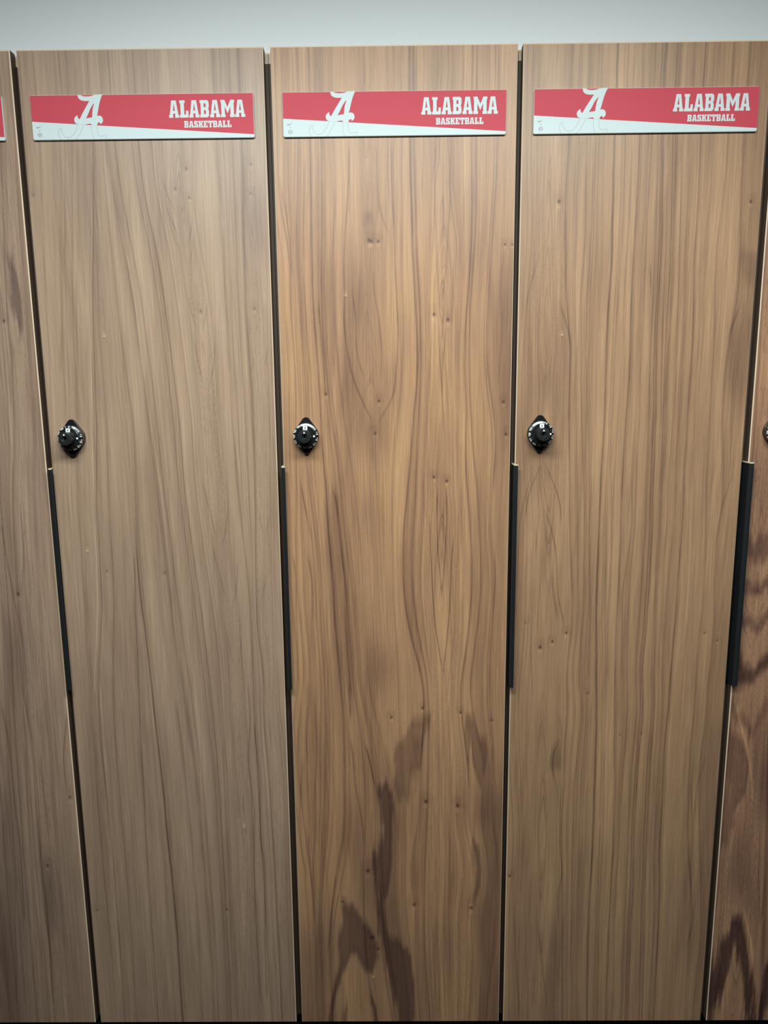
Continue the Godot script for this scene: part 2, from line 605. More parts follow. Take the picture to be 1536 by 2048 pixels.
func locker(i: int, shift: float, picture: Image, label: String) -> void:
	var o := Node3D.new()
	o.name = numbered("locker")
	o.position = Vector3(i * PITCH, BASE, 0)
	add_child(o)
	tell(o, label, "locker", "walnut lockers in a row")
	# carcass: sides, top, bottom, back
	var st := start()
	var l := -0.0055
	var r := PITCH - 0.0065
	box(st, Vector3(l, 0, -0.48), Vector3(l + 0.018, DOOR_H - 0.020, -0.022))
	box(st, Vector3(r - 0.018, 0, -0.48), Vector3(r, DOOR_H - 0.020, -0.022))
	box(st, Vector3(l + 0.018, 0, -0.48), Vector3(r - 0.018, 0.018, -0.022))
	box(st, Vector3(l + 0.018, 0.018, -0.48), Vector3(r - 0.018, DOOR_H - 0.020, -0.472))
	put("carcass", st.commit(), mats.carcass, o)
	st = start()
	box(st, Vector3(l, DOOR_H - 0.020, -0.48), Vector3(r, DOOR_H - 0.001, -0.022))
	tell(put("top_panel", st.commit(), mats.band, o), "pale wooden top panel")
	# door: veneered front with chamfered, paler banded edges
	var t := 0.019
	var c := 0.0016   # chamfer at the sides; the top one is deeper
	var ct := 0.0026
	var x0 := shift
	var x1 := shift + DOOR_W
	st = start()
	var uv := [Vector2(c / DOOR_W, 1.0 - c / DOOR_H), Vector2(c / DOOR_W, ct / DOOR_H), Vector2(1.0 - c / DOOR_W, ct / DOOR_H), Vector2(1.0 - c / DOOR_W, 1.0 - c / DOOR_H)]
	quad(st, Vector3(x0 + c, c, 0), Vector3(x0 + c, DOOR_H - ct, 0), Vector3(x1 - c, DOOR_H - ct, 0), Vector3(x1 - c, c, 0), Vector3(0, 0, 1), uv)
	quad(st, Vector3(x0 + 0.001, 0.001, -t + 0.001), Vector3(x0 + 0.001, DOOR_H - 0.001, -t + 0.001), Vector3(x1 - 0.001, DOOR_H - 0.001, -t + 0.001), Vector3(x1 - 0.001, 0.001, -t + 0.001), Vector3(0, 0, -1), uv)
	var wood := plain(Color.WHITE, 0.42, 0.0, 0.52)
	wood.albedo_texture = ImageTexture.create_from_image(picture)
	wood.texture_repeat = false
	var door := put("door", st.commit(), wood, o)
	st = start()
	var side := start()
	var rim := [Vector2(x0, 0), Vector2(x1, 0), Vector2(x1, DOOR_H), Vector2(x0, DOOR_H)]
	var inner := [Vector2(x0 + c, c), Vector2(x1 - c, c), Vector2(x1 - c, DOOR_H - ct), Vector2(x0 + c, DOOR_H - ct)]
	for k in 4:
		var a: Vector2 = rim[k]
		var b: Vector2 = rim[(k + 1) % 4]
		var p: Vector2 = inner[k]
		var q: Vector2 = inner[(k + 1) % 4]
		var out := Vector3(b.y - a.y, a.x - b.x, 0).normalized()
		quad(side, Vector3(a.x, a.y, -t), Vector3(b.x, b.y, -t), Vector3(b.x, b.y, -c), Vector3(a.x, a.y, -c), out)
		quad(st, Vector3(a.x, a.y, -c), Vector3(b.x, b.y, -c), Vector3(q.x, q.y, 0), Vector3(p.x, p.y, 0), out + Vector3(0, 0, 1))
	put("door_side", side.commit(), mats.carcass, door)
	tell(put("edge_band", st.commit(), mats.band, door), "pale edge band round the door")
	handle(door, shift)
	sign_plate(o, shift)
	combination_lock(o, shift + 0.0468, i)


func handle(parent: Node3D, shift: float) -> void:
	# an edge pull: a flat stem in the gap and a lip that curls over the door's edge
	var stem := [Vector2(-0.0034, -0.020), Vector2(-0.0010, -0.020), Vector2(-0.0008, 0.0100)]
	var outline := PackedVector2Array(stem)
	for k in 6:   # inside of the curl
		var a := PI - k * PI / 2 / 5.0
		outline.append(Vector2(0.0012 + 0.0020 * cos(a), 0.0105 + 0.0020 * sin(a)))
	outline.append(Vector2(0.0036, 0.0122))
	outline.append(Vector2(0.0044, 0.0132))
	outline.append(Vector2(0.0040, 0.0148))
	for k in 6:
		var a := PI / 2 + k * PI / 2 / 5.0
		outline.append(Vector2(0.0014 + 0.0048 * cos(a), 0.0105 + 0.0046 * sin(a)))
	var low := 0.805
	var high := 1.265
	var st := start()
	var n := outline.size()
	for k in n:
		var a := outline[k]
		var b := outline[(k + 1) % n]
		var out := Vector3(b.y - a.y, 0, a.x - b.x)
		if not Geometry2D.is_polygon_clockwise(outline):
			out = Vector3(b.y - a.y, 0, a.x - b.x)
		else:
			out = -out
		quad(st, Vector3(a.x, low, a.y), Vector3(b.x, low, b.y), Vector3(b.x, high - 0.002, b.y), Vector3(a.x, high - 0.002, a.y), out)
	var index := Geometry2D.triangulate_polygon(Transform2D().scaled(Vector2(1000, 1000)) * outline)
	for k in range(0, index.size(), 3):
		var p: Array = []
		for j in 3:
			p.append(Vector3(outline[index[k + j]].x, low, outline[index[k + j]].y))
		tri(st, p[0], p[1], p[2], Vector3(0, -1, 0))
	var o := put("handle", st.commit(), mats.handle, parent, Vector3(shift, 0, 0))
	tell(o, "long black metal edge pull")
	st = start()
	for k in n:
		var a := outline[k]
		var b := outline[(k + 1) % n]
		var out := Vector3(b.y - a.y, 0, a.x - b.x) * (-1.0 if Geometry2D.is_polygon_clockwise(outline) else 1.0)
		quad(st, Vector3(a.x, high - 0.002, a.y), Vector3(b.x, high - 0.002, b.y), Vector3(b.x, high, b.y), Vector3(a.x, high, a.y), out)
	for k in range(0, index.size(), 3):
		var p: Array = []
		for j in 3:
			p.append(Vector3(outline[index[k + j]].x, high, outline[index[k + j]].y))
		tri(st, p[0], p[1], p[2], Vector3(0, 1, 0))
	tell(put("handle_end", st.commit(), mats.cut, parent, Vector3(shift, 0, 0)), "bare cut end of the handle")


# glyphs of a slab-serif block face: [advance, outline, hole, hole]
func glyph(letter: String) -> Array:
	match letter:
		"A": return [0.725, [0,0, .27,0, .27,.15, .255,.15, .275,.24, .40,.24, .42,.15, .405,.15, .405,0, .675,0, .675,.16, .625,.16, .49,1, .185,1, .05,.16, 0,.16], [.337,.84, .405,.40, .270,.40]]
		"L": return [0.64, [0,0, .58,0, .58,.40, .42,.40, .42,.18, .30,.18, .30,.84, .36,.84, .36,1, 0,1, 0,.84, .06,.84, .06,.16, 0,.16]]
		"B": return [0.67, [0,0, .50,0, .60,.1, .60,.40, .54,.5, .60,.6, .60,.9, .50,1, 0,1, 0,.84, .05,.84, .05,.16, 0,.16], [.26,.59, .39,.59, .39,.81, .26,.81], [.26,.19, .39,.19, .39,.42, .26,.42]]
		"M": return [0.96, [0,0, .31,0, .31,.16, .27,.16, .27,.62, .46,.22, .65,.62, .65,.16, .61,.16, .61,0, .92,0, .92,.16, .88,.16, .88,.84, .92,.84, .92,1, .66,1, .46,.58, .26,1, 0,1, 0,.84, .04,.84, .04,.16, 0,.16]]
		"S": return [0.64, [0,0, .13,0, .17,.07, .24,0, .48,0, .58,.1, .58,.42, .48,.55, .24,.64, .24,.80, .34,.80, .34,.68, .55,.68, .55,1, .43,1, .40,.93, .33,1, .11,1, .01,.9, .01,.58, .11,.46, .35,.36, .35,.19, .22,.19, .22,.34, 0,.34]]
		"K": return [0.72, [0,0, .32,0, .32,.16, .28,.16, .28,.36, .34,.42, .42,.16, .38,.16, .38,0, .68,0, .68,.16, .62,.16, .50,.56, .60,.84, .66,.84, .66,1, .38,1, .38,.84, .42,.84, .28,.58, .28,.84, .32,.84, .32,1, 0,1, 0,.84, .05,.84, .05,.16, 0,.16]]
		"E": return [0.63, [0,0, .58,0, .58,.34, .44,.34, .44,.18, .28,.18, .28,.42, .40,.42, .40,.58, .28,.58, .28,.82, .44,.82, .44,.66, .58,.66, .58,1, 0,1, 0,.84, .05,.84, .05,.16, 0,.16]]
		"T": return [0.69, [.17,0, .49,0, .49,.16, .44,.16, .44,.82, .52,.82, .52,.62, .66,.62, .66,1, 0,1, 0,.62, .14,.62, .14,.82, .22,.82, .22,.16, .17,.16]]
	return [0.5, []]


func lettering(st: SurfaceTool, word: String, left: float, right: float, low: float, high: float, z0: float, z1: float) -> void:
	var total := 0.0
	for ch in word:
		total += glyph(ch)[0]
	total -= 0.03
	var sx := (right - left) / total
	var x := left
	for ch in word:
		var g := glyph(ch)
		var scale := Vector2(sx, high - low)
		var holes := []
		for k in range(2, g.size()):
			holes.append(poly(g[k], scale, Vector2(x, low)))
		pierced(st, poly(g[1], scale, Vector2(x, low)), holes, z0, z1)
		x += g[0] * sx


func sign_plate(parent: Node3D, shift: float) -> void:
	# pixel grid of the plate: 1280 wide by 235 high (units of a third of a millimetre), origin at its top left corner
	var w := 0.4055
	var h := 0.0755
	var o := Node3D.new()
	o.name = "name_plate"
	o.position = Vector3(shift + 0.0200, 1.8670, 0)
	parent.add_child(o)
	tell(o, "red and white name plate with a slanting edge and white lettering")
	if not mats.has("plate_meshes"):
		mats.plate_meshes = plate_meshes(w, h)
	for m in mats.plate_meshes:
		var piece := put(m[0], m[1], m[2], o)
		if m.size() > 3:
			tell(piece, m[3])


func plate_meshes(w: float, h: float) -> Array:
	var z := 0.0048
	var z1 := 0.00492
	var z2 := 0.00500
	var made := []
	# body with rounded corners
	var body := PackedVector2Array()
	var rad := 0.0028
	for c in [[w - rad, h - rad, 0], [rad, h - rad, 1], [rad, rad, 2], [w - rad, rad, 3]]:
		for k in 5:
			var a: float = (c[2] + k / 4.0) * PI / 2
			body.append(Vector2(c[0] + rad * cos(a), c[1] + rad * sin(a)))
	var st := start()
	slab(st, body, 0.0003, z, 0.0006)
	made.append(["plate", st.commit(), mats.sign_white, "white plate"])
	# grid of the traced emblem: x from the plate's left edge, y down from its top
	var sx := w / 3815.0
	var sy := h / 775.0
	var grid := func(list: Array) -> PackedVector2Array:
		var out := PackedVector2Array()
		for k in range(0, list.size(), 2):
			out.append(Vector2((list[k] - 35) * sx, h - (list[k + 1] - 108) * sy))
		return out
	var mark: PackedVector2Array = grid.call([855,106, 905,112, 935,130, 985,139, 1045,138, 1100,130, 1150,108, 1282,104, 1252,165, 1222,250, 1200,335, 1184,405, 1165,476, 1200,470, 1235,480, 1256,512, 1262,555, 1248,592, 1214,620, 1208,592, 1195,585, 1162,602, 1160,641, 1058,634, 1056,607, 1000,612, 928,626, 918,625, 820,618, 826,612, 795,605, 776,580, 768,545, 775,505, 800,478, 830,458, 830,490, 842,518, 862,530, 920,425, 985,320, 1050,216, 985,217, 925,209, 885,188, 862,155])
	var hole: PackedVector2Array = grid.call([1132,255, 1100,345, 1085,440, 1080,500, 1020,508, 972,520, 1010,450, 1060,345, 1105,280])
	# red field above the slanting edge, cut out round the emblem
	var edge := [Vector2(0.0006, h - (562 - 108) * sy), Vector2(w - 0.0006, 0.0056)]
	var red := PackedVector2Array([Vector2(0.0006, edge[0].y), edge[1], Vector2(w - 0.0006, h - 0.0012), Vector2(w - 0.0012, h - 0.0006), Vector2(0.0012, h - 0.0006), Vector2(0.0006, h - 0.0012)])
	st = start()
	slab(st, red, z, z1)
	made.append(["red_field", st.commit(), mats.sign_red, "red field above a slanting edge"])
	st = start()
	pierced(st, mark, [hole], z, z2)
	made.append(["emblem", st.commit(), mats.sign_white, "white script letter A"])
	# the emblem's legs, drawn as thin grey lines on the white
	st = start()
	for list in [[1156,640, 1150,720, 1156,785, 1183,822, 1225,828, 1262,816, 1290,804, 1305,815, 1296,850, 1278,878], [1060,640, 1055,700, 1060,790, 1085,878], [922,632, 890,700, 850,780, 810,838, 768,878], [822,632, 800,690, 770,750, 730,800, 690,834, 640,847, 592,832, 556,790, 536,735, 530,715, 541,690, 525,680, 500,700, 482,740, 480,790, 492,830, 518,878]]:
		ribbon(st, grid.call(list), 0.0007, z, z + 0.0001)
	made.append(["emblem_outline", st.commit(), mats.sign_grey, "thin grey outline of the letter's legs"])
	st = start()
	lettering(st, "ALABAMA", 0.2515, 0.3905, 0.0350, 0.0640, z1, z2)
	made.append(["lettering", st.commit(), mats.sign_white, "large white slab letters"])
	st = start()
	lettering(st, "BASKETBALL", 0.2780, 0.3645, 0.0180, 0.0292, z1, z2)
	made.append(["lettering", st.commit(), mats.sign_white, "small white slab letters"])
	# small marks at the lower left: a tick, a dot and a round seal
	st = start()
	slab(st, grid.call([108,652, 116,655, 128,663, 150,656, 200,636, 160,664, 135,679, 118,680, 109,670]), z, z + 0.0001)
	slab(st, grid.call([148,714, 160,708, 170,718, 158,728]), z, z + 0.0001)
	made.append(["print_mark", st.commit(), mats.sign_mark, "small grey tick and dot"])
	st = start()
	var ring := PackedVector2Array()
	for k in 25:
		ring.append(Vector2((159 - 35) * sx + 0.0034 * cos(TAU * k / 24.0), h - (795 - 108) * sy + 0.0034 * sin(TAU * k / 24.0)))
	ribbon(st, ring, 0.0009, z, z + 0.0001)
	for list in [[140,775, 156,775, 156,790, 140,790], [164,778, 180,778, 180,786, 164,786], [162,792, 178,792, 170,812, 160,812], [138,798, 152,796, 152,815, 142,812], [180,790, 192,786, 190,806, 182,804], [128,786, 136,784, 136,804, 128,800]]:
		slab(st, grid.call(list), z, z + 0.0001)
	made.append(["seal", st.commit(), mats.sign_seal, "small round grey seal"])
	return made


# ---------------------------------------------------------------- combination lock

func combination_lock(parent: Node3D, x: float, i: int) -> void:
	var o := Node3D.new()
	o.name = "combination_lock"
	o.position = Vector3(x, 1.324, 0)
	parent.add_child(o)
	tell(o, "black dial combination lock with white numerals")
	if not mats.has("lock_meshes"):
		mats.lock_meshes = lock_meshes()
	for m in mats.lock_meshes:
		var piece := put(m[0], m[1], m[2], o)
		if m.size() > 3:
			tell(piece, m[3])


func lock_meshes() -> Array:
	var made := []
	# mounting plate: a disc with an ear above and below
	var outline := PackedVector2Array()
	var big := 0.0245
	var ear := 0.0080
	var far := 0.0280
	var lean := acos((big - ear) / far)
	for side in 2:
		var up := PI / 2 + side * PI
		for k in 9:
			var a := up - lean + 2.0 * lean * k / 8.0
			outline.append(Vector2(0, far).rotated(side * PI) + Vector2(cos(a), sin(a)) * ear)
		for k in 17:
			var a := up + lean + (PI - 2.0 * lean) * k / 16.0
			outline.append(Vector2(cos(a), sin(a)) * big)
	var st := start()
	slab(st, outline, 0.0002, 0.0060, 0.0009)
	made.append(["mounting_plate", st.commit(), mats.glossy])
	st = start()
	lathe(st, [Vector2(0.0240, 0.0055), Vector2(0.0246, 0.0135), Vector2(0.0241, 0.0150), Vector2(0.0203, 0.0167), Vector2(0.0201, 0.0212), Vector2(0.0197, 0.0215), Vector2(0.0, 0.0215)], 72)
	made.append(["dial", st.commit(), mats.glossy, "black dial with a sloping rim"])
	# numerals and ticks on the sloping rim
	var rim_lo := Vector2(0.02405, 0.01505)
	var rim_hi := Vector2(0.0204, 0.01666)
	st = start()
	for k in 40:
		if k % 3 == 1 or k == 39:
			continue
		var a := PI / 2 - TAU * k / 40.0
		if k % 3 == 0:
			digits(st, "%d" % k, a, rim_lo.lerp(rim_hi, 0.04), rim_lo.lerp(rim_hi, 0.96))
		else:
			on_rim(st, a, -0.0006, 0.0006, rim_lo.lerp(rim_hi, 0.06), rim_lo.lerp(rim_hi, 0.6))
	made.append(["numerals", st.commit(), mats.white_mark, "white numerals and ticks round the dial"])
	# square mark with a dot, and a round mark to the right, on the face
	st = start()
	slab(st, PackedVector2Array([Vector2(-0.0042, 0.0124), Vector2(0.0042, 0.0124), Vector2(0.0042, 0.0196), Vector2(-0.0042, 0.0196)]), 0.0214, 0.0218)
	var dot := PackedVector2Array()
	for k in 16:
		dot.append(Vector2(0.0168, 0.0) + Vector2(cos(TAU * k / 16.0), sin(TAU * k / 16.0)) * 0.0019)
	slab(st, dot, 0.0214, 0.0218)
	made.append(["face_mark", st.commit(), mats.white_mark, "white square and dot"])
	st = start()
	var spot := PackedVector2Array()
	for k in 14:
		spot.append(Vector2(0.0, 0.0160) + Vector2(cos(TAU * k / 14.0), sin(TAU * k / 14.0)) * 0.0012)
	slab(st, spot, 0.0217, 0.0221)
	made.append(["centre_dot", st.commit(), mats.black])
	# knob with a bevelled front and a hollow key socket
	st = start()
	lathe(st, [Vector2(0.0128, 0.0214), Vector2(0.0124, 0.0235), Vector2(0.0122, 0.0380), Vector2(0.0110, 0.0400), Vector2(0.0058, 0.0404), Vector2(0.0052, 0.0398), Vector2(0.0030, 0.0372), Vector2(0.0022, 0.0372), Vector2(0.0022, 0.0330), Vector2(0.0, 0.0330)], 56)
	made.append(["knob", st.commit(), mats.black, "black turning knob with a key socket"])
	st = start()
	slab(st, PackedVector2Array([Vector2(-0.0021, 0.0066), Vector2(0.0021, 0.0066), Vector2(0.0, 0.0100)]), 0.0400, 0.0405)
	made.append(["pointer", st.commit(), mats.white_mark, "white pointer on the knob"])
	return made


func on_rim(st: SurfaceTool, a: float, s0: float, s1: float, lo: Vector2, hi: Vector2) -> void:
	# a thin raised patch on the rim's cone: s0 to s1 across, lo to hi along the slope (radius, z)
	var side := Vector3(sin(a), -cos(a), 0)
	var d := Vector3(cos(a), sin(a), 0)
	var slope := (hi - lo).normalized()
	var n := d * slope.y - Vector3(0, 0, 1) * slope.x
	var p := [d * lo.x + Vector3(0, 0, lo.y) + side * s0, d * lo.x + Vector3(0, 0, lo.y) + side * s1, d * hi.x + Vector3(0, 0, hi.y) + side * s1, d * hi.x + Vector3(0, 0, hi.y) + side * s0]
	var up := n * 0.00025
	quad(st, p[0] + up, p[1] + up, p[2] + up, p[3] + up, n)
	var mid: Vector3 = (p[0] + p[1] + p[2] + p[3]) / 4.0
	for k in 4:
		var q: Vector3 = p[k]
		var r: Vector3 = p[(k + 1) % 4]
		quad(st, q - up, r - up, r + up, q + up, (q + r) / 2.0 - mid)


func digits(st: SurfaceTool, number: String, a: float, lo: Vector2, hi: Vector2) -> void:
	# seven-stroke figures, upright when read from the dial's centre outwards
	var strokes := {"0": "abcdef", "1": "bc", "2": "abged", "3": "abgcd", "4": "fgbc", "5": "afgcd", "6": "afgedc", "7": "abc", "8": "abcdefg", "9": "abcdfg"}
	var wide := 0.0021
	var gap := 0.0006
	var pen := 0.00080
	var total := number.length() * wide + (number.length() - 1) * gap
	var x := -total / 2.0
	for ch in number:
		for s in strokes[ch]:
			var r: Array = {"a": [0, 1, 0.82, 1], "d": [0, 1, 0, 0.18], "g": [0, 1, 0.41, 0.59], "f": [0, 0, 0.5, 1], "e": [0, 0, 0, 0.5], "b": [1, 1, 0.5, 1], "c": [1, 1, 0, 0.5]}[s]
			var s0: float = x + r[0] * wide - (0.0 if r[0] == 0 else pen)
			var s1: float = x + r[1] * wide + (pen if r[1] == 0 else 0.0)
			# the figure's top points to the outer edge of the rim
			on_rim(st, a, s0, s1, hi.lerp(lo, r[3]), hi.lerp(lo, r[2]))
		x += wide + gap


# ---------------------------------------------------------------- traced grain: across and down the door in thousandths

func grain_far_left() -> Dictionary:
	var d := {"guides": [], "stains": [], "knots": [], "veins": []}
	d.calm = [0.7, 0.9, 0.8, 0.7]
	d.guides.append({"line": [780,0,737,215,757,356,745,507,696,670,667,846,653,996], "dark": 0.4, "wide": 0.6, "arch": 0, "rise": [], "shown": []})
	d.guides.append({"line": [929,75,905,154,891,202,888,252,875,337,833,404,820,463,807,503,816,544,818,604,804,615,809,682,799,776,800,848,800,923,790,1000], "dark": 0.5, "wide": 0.7, "arch": 12, "rise": [50,79,120,157,240,214,160,256,100,340,140,407,200,500,160,510,240,617,340,797,300,809,200,1002], "shown": []})
	d.guides.append({"line": [989,75,978,154,973,211,967,252,963,337,929,394,922,463,906,524,903,604,896,615,896,682,883,776,880,873,872,1000], "dark": 0.4, "wide": 0.7, "arch": 0, "rise": [], "shown": []})
	d.stains.append({"shape": [931,173,941,176,960,196,971,214,950,246,933,249,920,232,911,219], "dark": 0.5, "soft": 0})
	d.stains.append({"shape": [744,544,807,503,829,515,826,565,795,615,712,615], "dark": 0.2, "soft": 1})
	d.stains.append({"shape": [695,593,713,637,690,799,645,1000,510,1000], "dark": 0.3, "soft": 1})
	d.stains.append({"shape": [809,800,865,809,870,873,825,885,805,836], "dark": 0.35, "soft": 1})
	d.stains.append({"shape": [915,356,989,365,952,390,920,384], "dark": 0.2, "soft": 1})
	d.veins.append({"line": [771,423,780,463,792,497,802,515,812,555,800,615], "dark": 0.45, "wide": 0.4})
	d.veins.append({"line": [866,407,860,463,834,503], "dark": 0.35, "wide": 0.4})
	d.veins.append({"line": [685,615,703,659,702,705,706,787,689,873], "dark": 0.45, "wide": 0.4})
	d.veins.append({"line": [789,593,813,648,819,729,799,800], "dark": 0.35, "wide": 0.4})
	d.veins.append({"line": [994,626,954,683,959,719], "dark": 0.4, "wide": 0.5})
	d.veins.append({"line": [843,682,849,776], "dark": 0.35, "wide": 0.4})
	d.veins.append({"line": [871,202,872,235,873,286,866,321], "dark": 0.45, "wide": 0.4})
	d.veins.append({"line": [892,244,898,266,885,286], "dark": 0.35, "wide": 0.4})
	d.veins.append({"line": [663,705,660,824,605,974], "dark": 0.3, "wide": 0.4})
	d.veins.append({"line": [780,660,750,799,718,974], "dark": 0.3, "wide": 0.4})
	d.veins.append({"line": [809,824,805,885,790,974], "dark": 0.35, "wide": 0.4})
	d.knots.append([819, 501, 6, 0.6])
	d.knots.append([972, 724, 6, 0.5])
	d.knots.append([832, 804, 5, 0.6])
	d.knots.append([873, 234, 5, 0.6])
	return d

func grain_greyish() -> Dictionary:
	var d := {"guides": [], "stains": [], "knots": [], "veins": []}
	d.calm = [0.6, 0.6, 0.7, 0.7, 0.8, 0.9, 0.7, 0.7, 0.8, 0.6, 0.6]
	d.guides.append({"line": [151,76,102,203,74,337,56,404,48,483,54,566,63,615,54,706,50,800,57,898,63,1001], "dark": 0.15, "wide": 0.5, "arch": 0, "rise": [], "shown": []})
	d.guides.append({"line": [287,76,268,139,239,203,226,253,218,304,212,337,190,385,180,463,173,524,132,576,133,604,118,615,120,683,126,752,131,824,129,923,125,1001], "dark": 0.35, "wide": 0.8, "arch": 0, "rise": [], "shown": []})
	d.guides.append({"line": [309,76,303,139,302,187,300,236,315,287,331,338,333,395,339,454,327,504,317,566,317,600,308,615,305,660,304,720,295,776,297,824,294,898,295,1001], "dark": 0.9, "wide": 0.35, "arch": 0, "rise": [], "shown": [0,446,10,470,10,1002]})
	d.guides.append({"line": [320,76,320,123,333,187,340,237,355,287,375,338,361,395,347,460,353,514,368,556,376,594,374,616,385,649,397,711,400,753,411,800,418,849,420,898,419,1001], "dark": 0.9, "wide": 0.35, "arch": 0, "rise": [], "shown": [0,446,10,478,10,1002]})
	d.guides.append({"line": [335,76,348,107,369,147,388,179,408,212,421,254,436,296,443,338,457,395,477,464,490,514,503,566,535,605,522,616,550,661,567,730,572,789,580,861,586,924,579,1001], "dark": 0.45, "wide": 1.6, "arch": 0, "rise": [], "shown": []})
	d.guides.append({"line": [572,77,567,123,612,155,634,204,649,254,668,305,676,338,668,386,690,444,714,494,732,535,741,577,744,601,742,616,746,684,742,753,737,825,733,899,733,1001], "dark": 0.3, "wide": 0.4, "arch": 9, "rise": [0,79,140,173,240,246,340,340,420,456,540,585,640,785,800,1002], "shown": []})
	d.guides.append({"line": [700,77,681,124,696,156,731,204,747,271,748,339,773,386,769,445,795,515,803,567,807,616,813,661,820,753,817,825,819,924,826,1001], "dark": 0.35, "wide": 0.4, "arch": 0, "rise": [], "shown": []})
	d.guides.append({"line": [798,77,803,140,804,188,806,254,812,339,821,405,850,485,856,546,852,616,852,684,858,730,855,777,866,825,864,899,878,1001], "dark": 0.35, "wide": 0.7, "arch": 0, "rise": [], "shown": []})
	d.guides.append({"line": [903,77,895,156,891,221,897,271,904,339,899,406,885,485,879,546,918,605,889,616,911,707,919,777,923,874,929,1001], "dark": 0.35, "wide": 0.5, "arch": 8, "rise": [0,79,80,135,200,236,280,291,400,446,460,512,500,559,700,1002], "shown": []})
	d.guides.append({"line": [993,78,984,156,980,221,973,289,973,339,962,425,953,505,953,616,977,684,975,825,970,1001], "dark": 0.2, "wide": 0.5, "arch": 0, "rise": [], "shown": []})
	d.stains.append({"shape": [279,76,302,76,273,203,234,337,206,337,226,236], "dark": 0.2, "soft": 1})
	d.stains.append({"shape": [903,116,1002,117,990,189,914,180], "dark": 0.15, "soft": 1})
	d.veins.append({"line": [566,128,584,144,622,162], "dark": 0.5, "wide": 0.25})
	d.veins.append({"line": [678,143,669,159,646,170], "dark": 0.5, "wide": 0.25})
	d.veins.append({"line": [567,136,602,165,636,180], "dark": 0.35, "wide": 0.2})
	d.veins.append({"line": [682,155,672,175,650,186], "dark": 0.35, "wide": 0.2})
	d.veins.append({"line": [557,105,581,127,619,141], "dark": 0.45, "wide": 0.25})
	d.veins.append({"line": [673,127,619,141], "dark": 0.4, "wide": 0.25})
	d.veins.append({"line": [630,204,655,231,679,243], "dark": 0.45, "wide": 0.25})
	d.veins.append({"line": [729,213,716,234,690,245], "dark": 0.4, "wide": 0.25})
	d.veins.append({"line": [651,246,674,278,690,297], "dark": 0.45, "wide": 0.25})
	d.veins.append({"line": [752,251,731,288,705,301], "dark": 0.4, "wide": 0.25})
	d.veins.append({"line": [660,386,691,421,715,448], "dark": 0.45, "wide": 0.25})
	d.veins.append({"line": [771,415,751,445,730,455], "dark": 0.4, "wide": 0.25})
	d.veins.append({"line": [691,363,707,388], "dark": 0.4, "wide": 0.25})
	d.veins.append({"line": [757,376,737,388], "dark": 0.35, "wide": 0.25})
	d.veins.append({"line": [692,452,724,488,746,511], "dark": 0.45, "wide": 0.25})
	d.veins.append({"line": [809,465,788,505,767,518], "dark": 0.4, "wide": 0.25})
	d.veins.append({"line": [732,535,756,571,775,584], "dark": 0.3, "wide": 0.25})
	d.veins.append({"line": [807,546,792,573,775,584], "dark": 0.3, "wide": 0.25})
	d.veins.append({"line": [928,124,980,134], "dark": 0.4, "wide": 0.25})
	d.veins.append({"line": [994,126], "dark": 0.35, "wide": 0.25})
	d.veins.append({"line": [916,148,940,166], "dark": 0.35, "wide": 0.25})
	d.veins.append({"line": [987,159,958,172], "dark": 0.3, "wide": 0.25})
	d.veins.append({"line": [907,218,924,233], "dark": 0.4, "wide": 0.25})
	d.veins.append({"line": [965,221,955,231], "dark": 0.35, "wide": 0.25})
	d.veins.append({"line": [902,263,918,285], "dark": 0.4, "wide": 0.25})
	d.veins.append({"line": [986,255,950,284], "dark": 0.35, "wide": 0.25})
	d.veins.append({"line": [906,415,920,437,933,447], "dark": 0.35, "wide": 0.25})
	d.veins.append({"line": [958,421,933,447], "dark": 0.3, "wide": 0.25})
	d.veins.append({"line": [885,489,890,509], "dark": 0.35, "wide": 0.25})
	d.veins.append({"line": [939,481,898,512], "dark": 0.3, "wide": 0.25})
	d.veins.append({"line": [876,536,887,552], "dark": -0.3, "wide": 0.25})
	d.veins.append({"line": [925,540,901,559], "dark": -0.3, "wide": 0.25})
	d.veins.append({"line": [275,76,251,154,224,220,188,337,174,404,157,504,98,615], "dark": -0.3, "wide": 0.4})
	d.veins.append({"line": [392,171,415,220,427,270,451,338,480,405,490,464,501,525,511,587], "dark": -0.35, "wide": 0.35})
	d.veins.append({"line": [364,139,407,195,427,245,440,296], "dark": -0.25, "wide": 0.3})
	d.veins.append({"line": [132,593,130,683,122,824,111,949], "dark": -0.25, "wide": 0.5})
	d.veins.append({"line": [576,594,583,683,576,753,588,849], "dark": -0.2, "wide": 0.4})
	d.veins.append({"line": [314,405,327,504], "dark": -0.2, "wide": 0.3})
	d.veins.append({"line": [795,124,804,159], "dark": -0.3, "wide": 0.3})
	d.veins.append({"line": [802,271,816,339,833,386], "dark": -0.25, "wide": 0.5})
	d.veins.append({"line": [825,594,831,639,809,684,832,742,816,801,813,874,820,975], "dark": 0.45, "wide": 0.35})
	d.veins.append({"line": [846,639,857,684,860,718,855,777,870,806,854,899,851,975], "dark": 0.5, "wide": 0.4})
	d.veins.append({"line": [919,628,919,716,925,753], "dark": 0.35, "wide": 0.25})
	d.veins.append({"line": [749,695,761,753,777,801,777,849], "dark": 0.25, "wide": 0.3})
	d.veins.append({"line": [136,154,103,219,69,287], "dark": 0.2, "wide": 0.6})
	d.veins.append({"line": [219,76,197,154,162,220,141,287,130,337], "dark": 0.22, "wide": 0.5})
	d.veins.append({"line": [133,385,103,504,91,615,77,752,78,923], "dark": 0.22, "wide": 0.5})
	d.veins.append({"line": [229,615,231,729,226,873], "dark": 0.25, "wide": 0.6})
	d.veins.append({"line": [485,616,513,729,527,874,517,1001], "dark": 0.3, "wide": 0.8})
	d.veins.append({"line": [693,661,693,801,682,949], "dark": 0.2, "wide": 0.6})
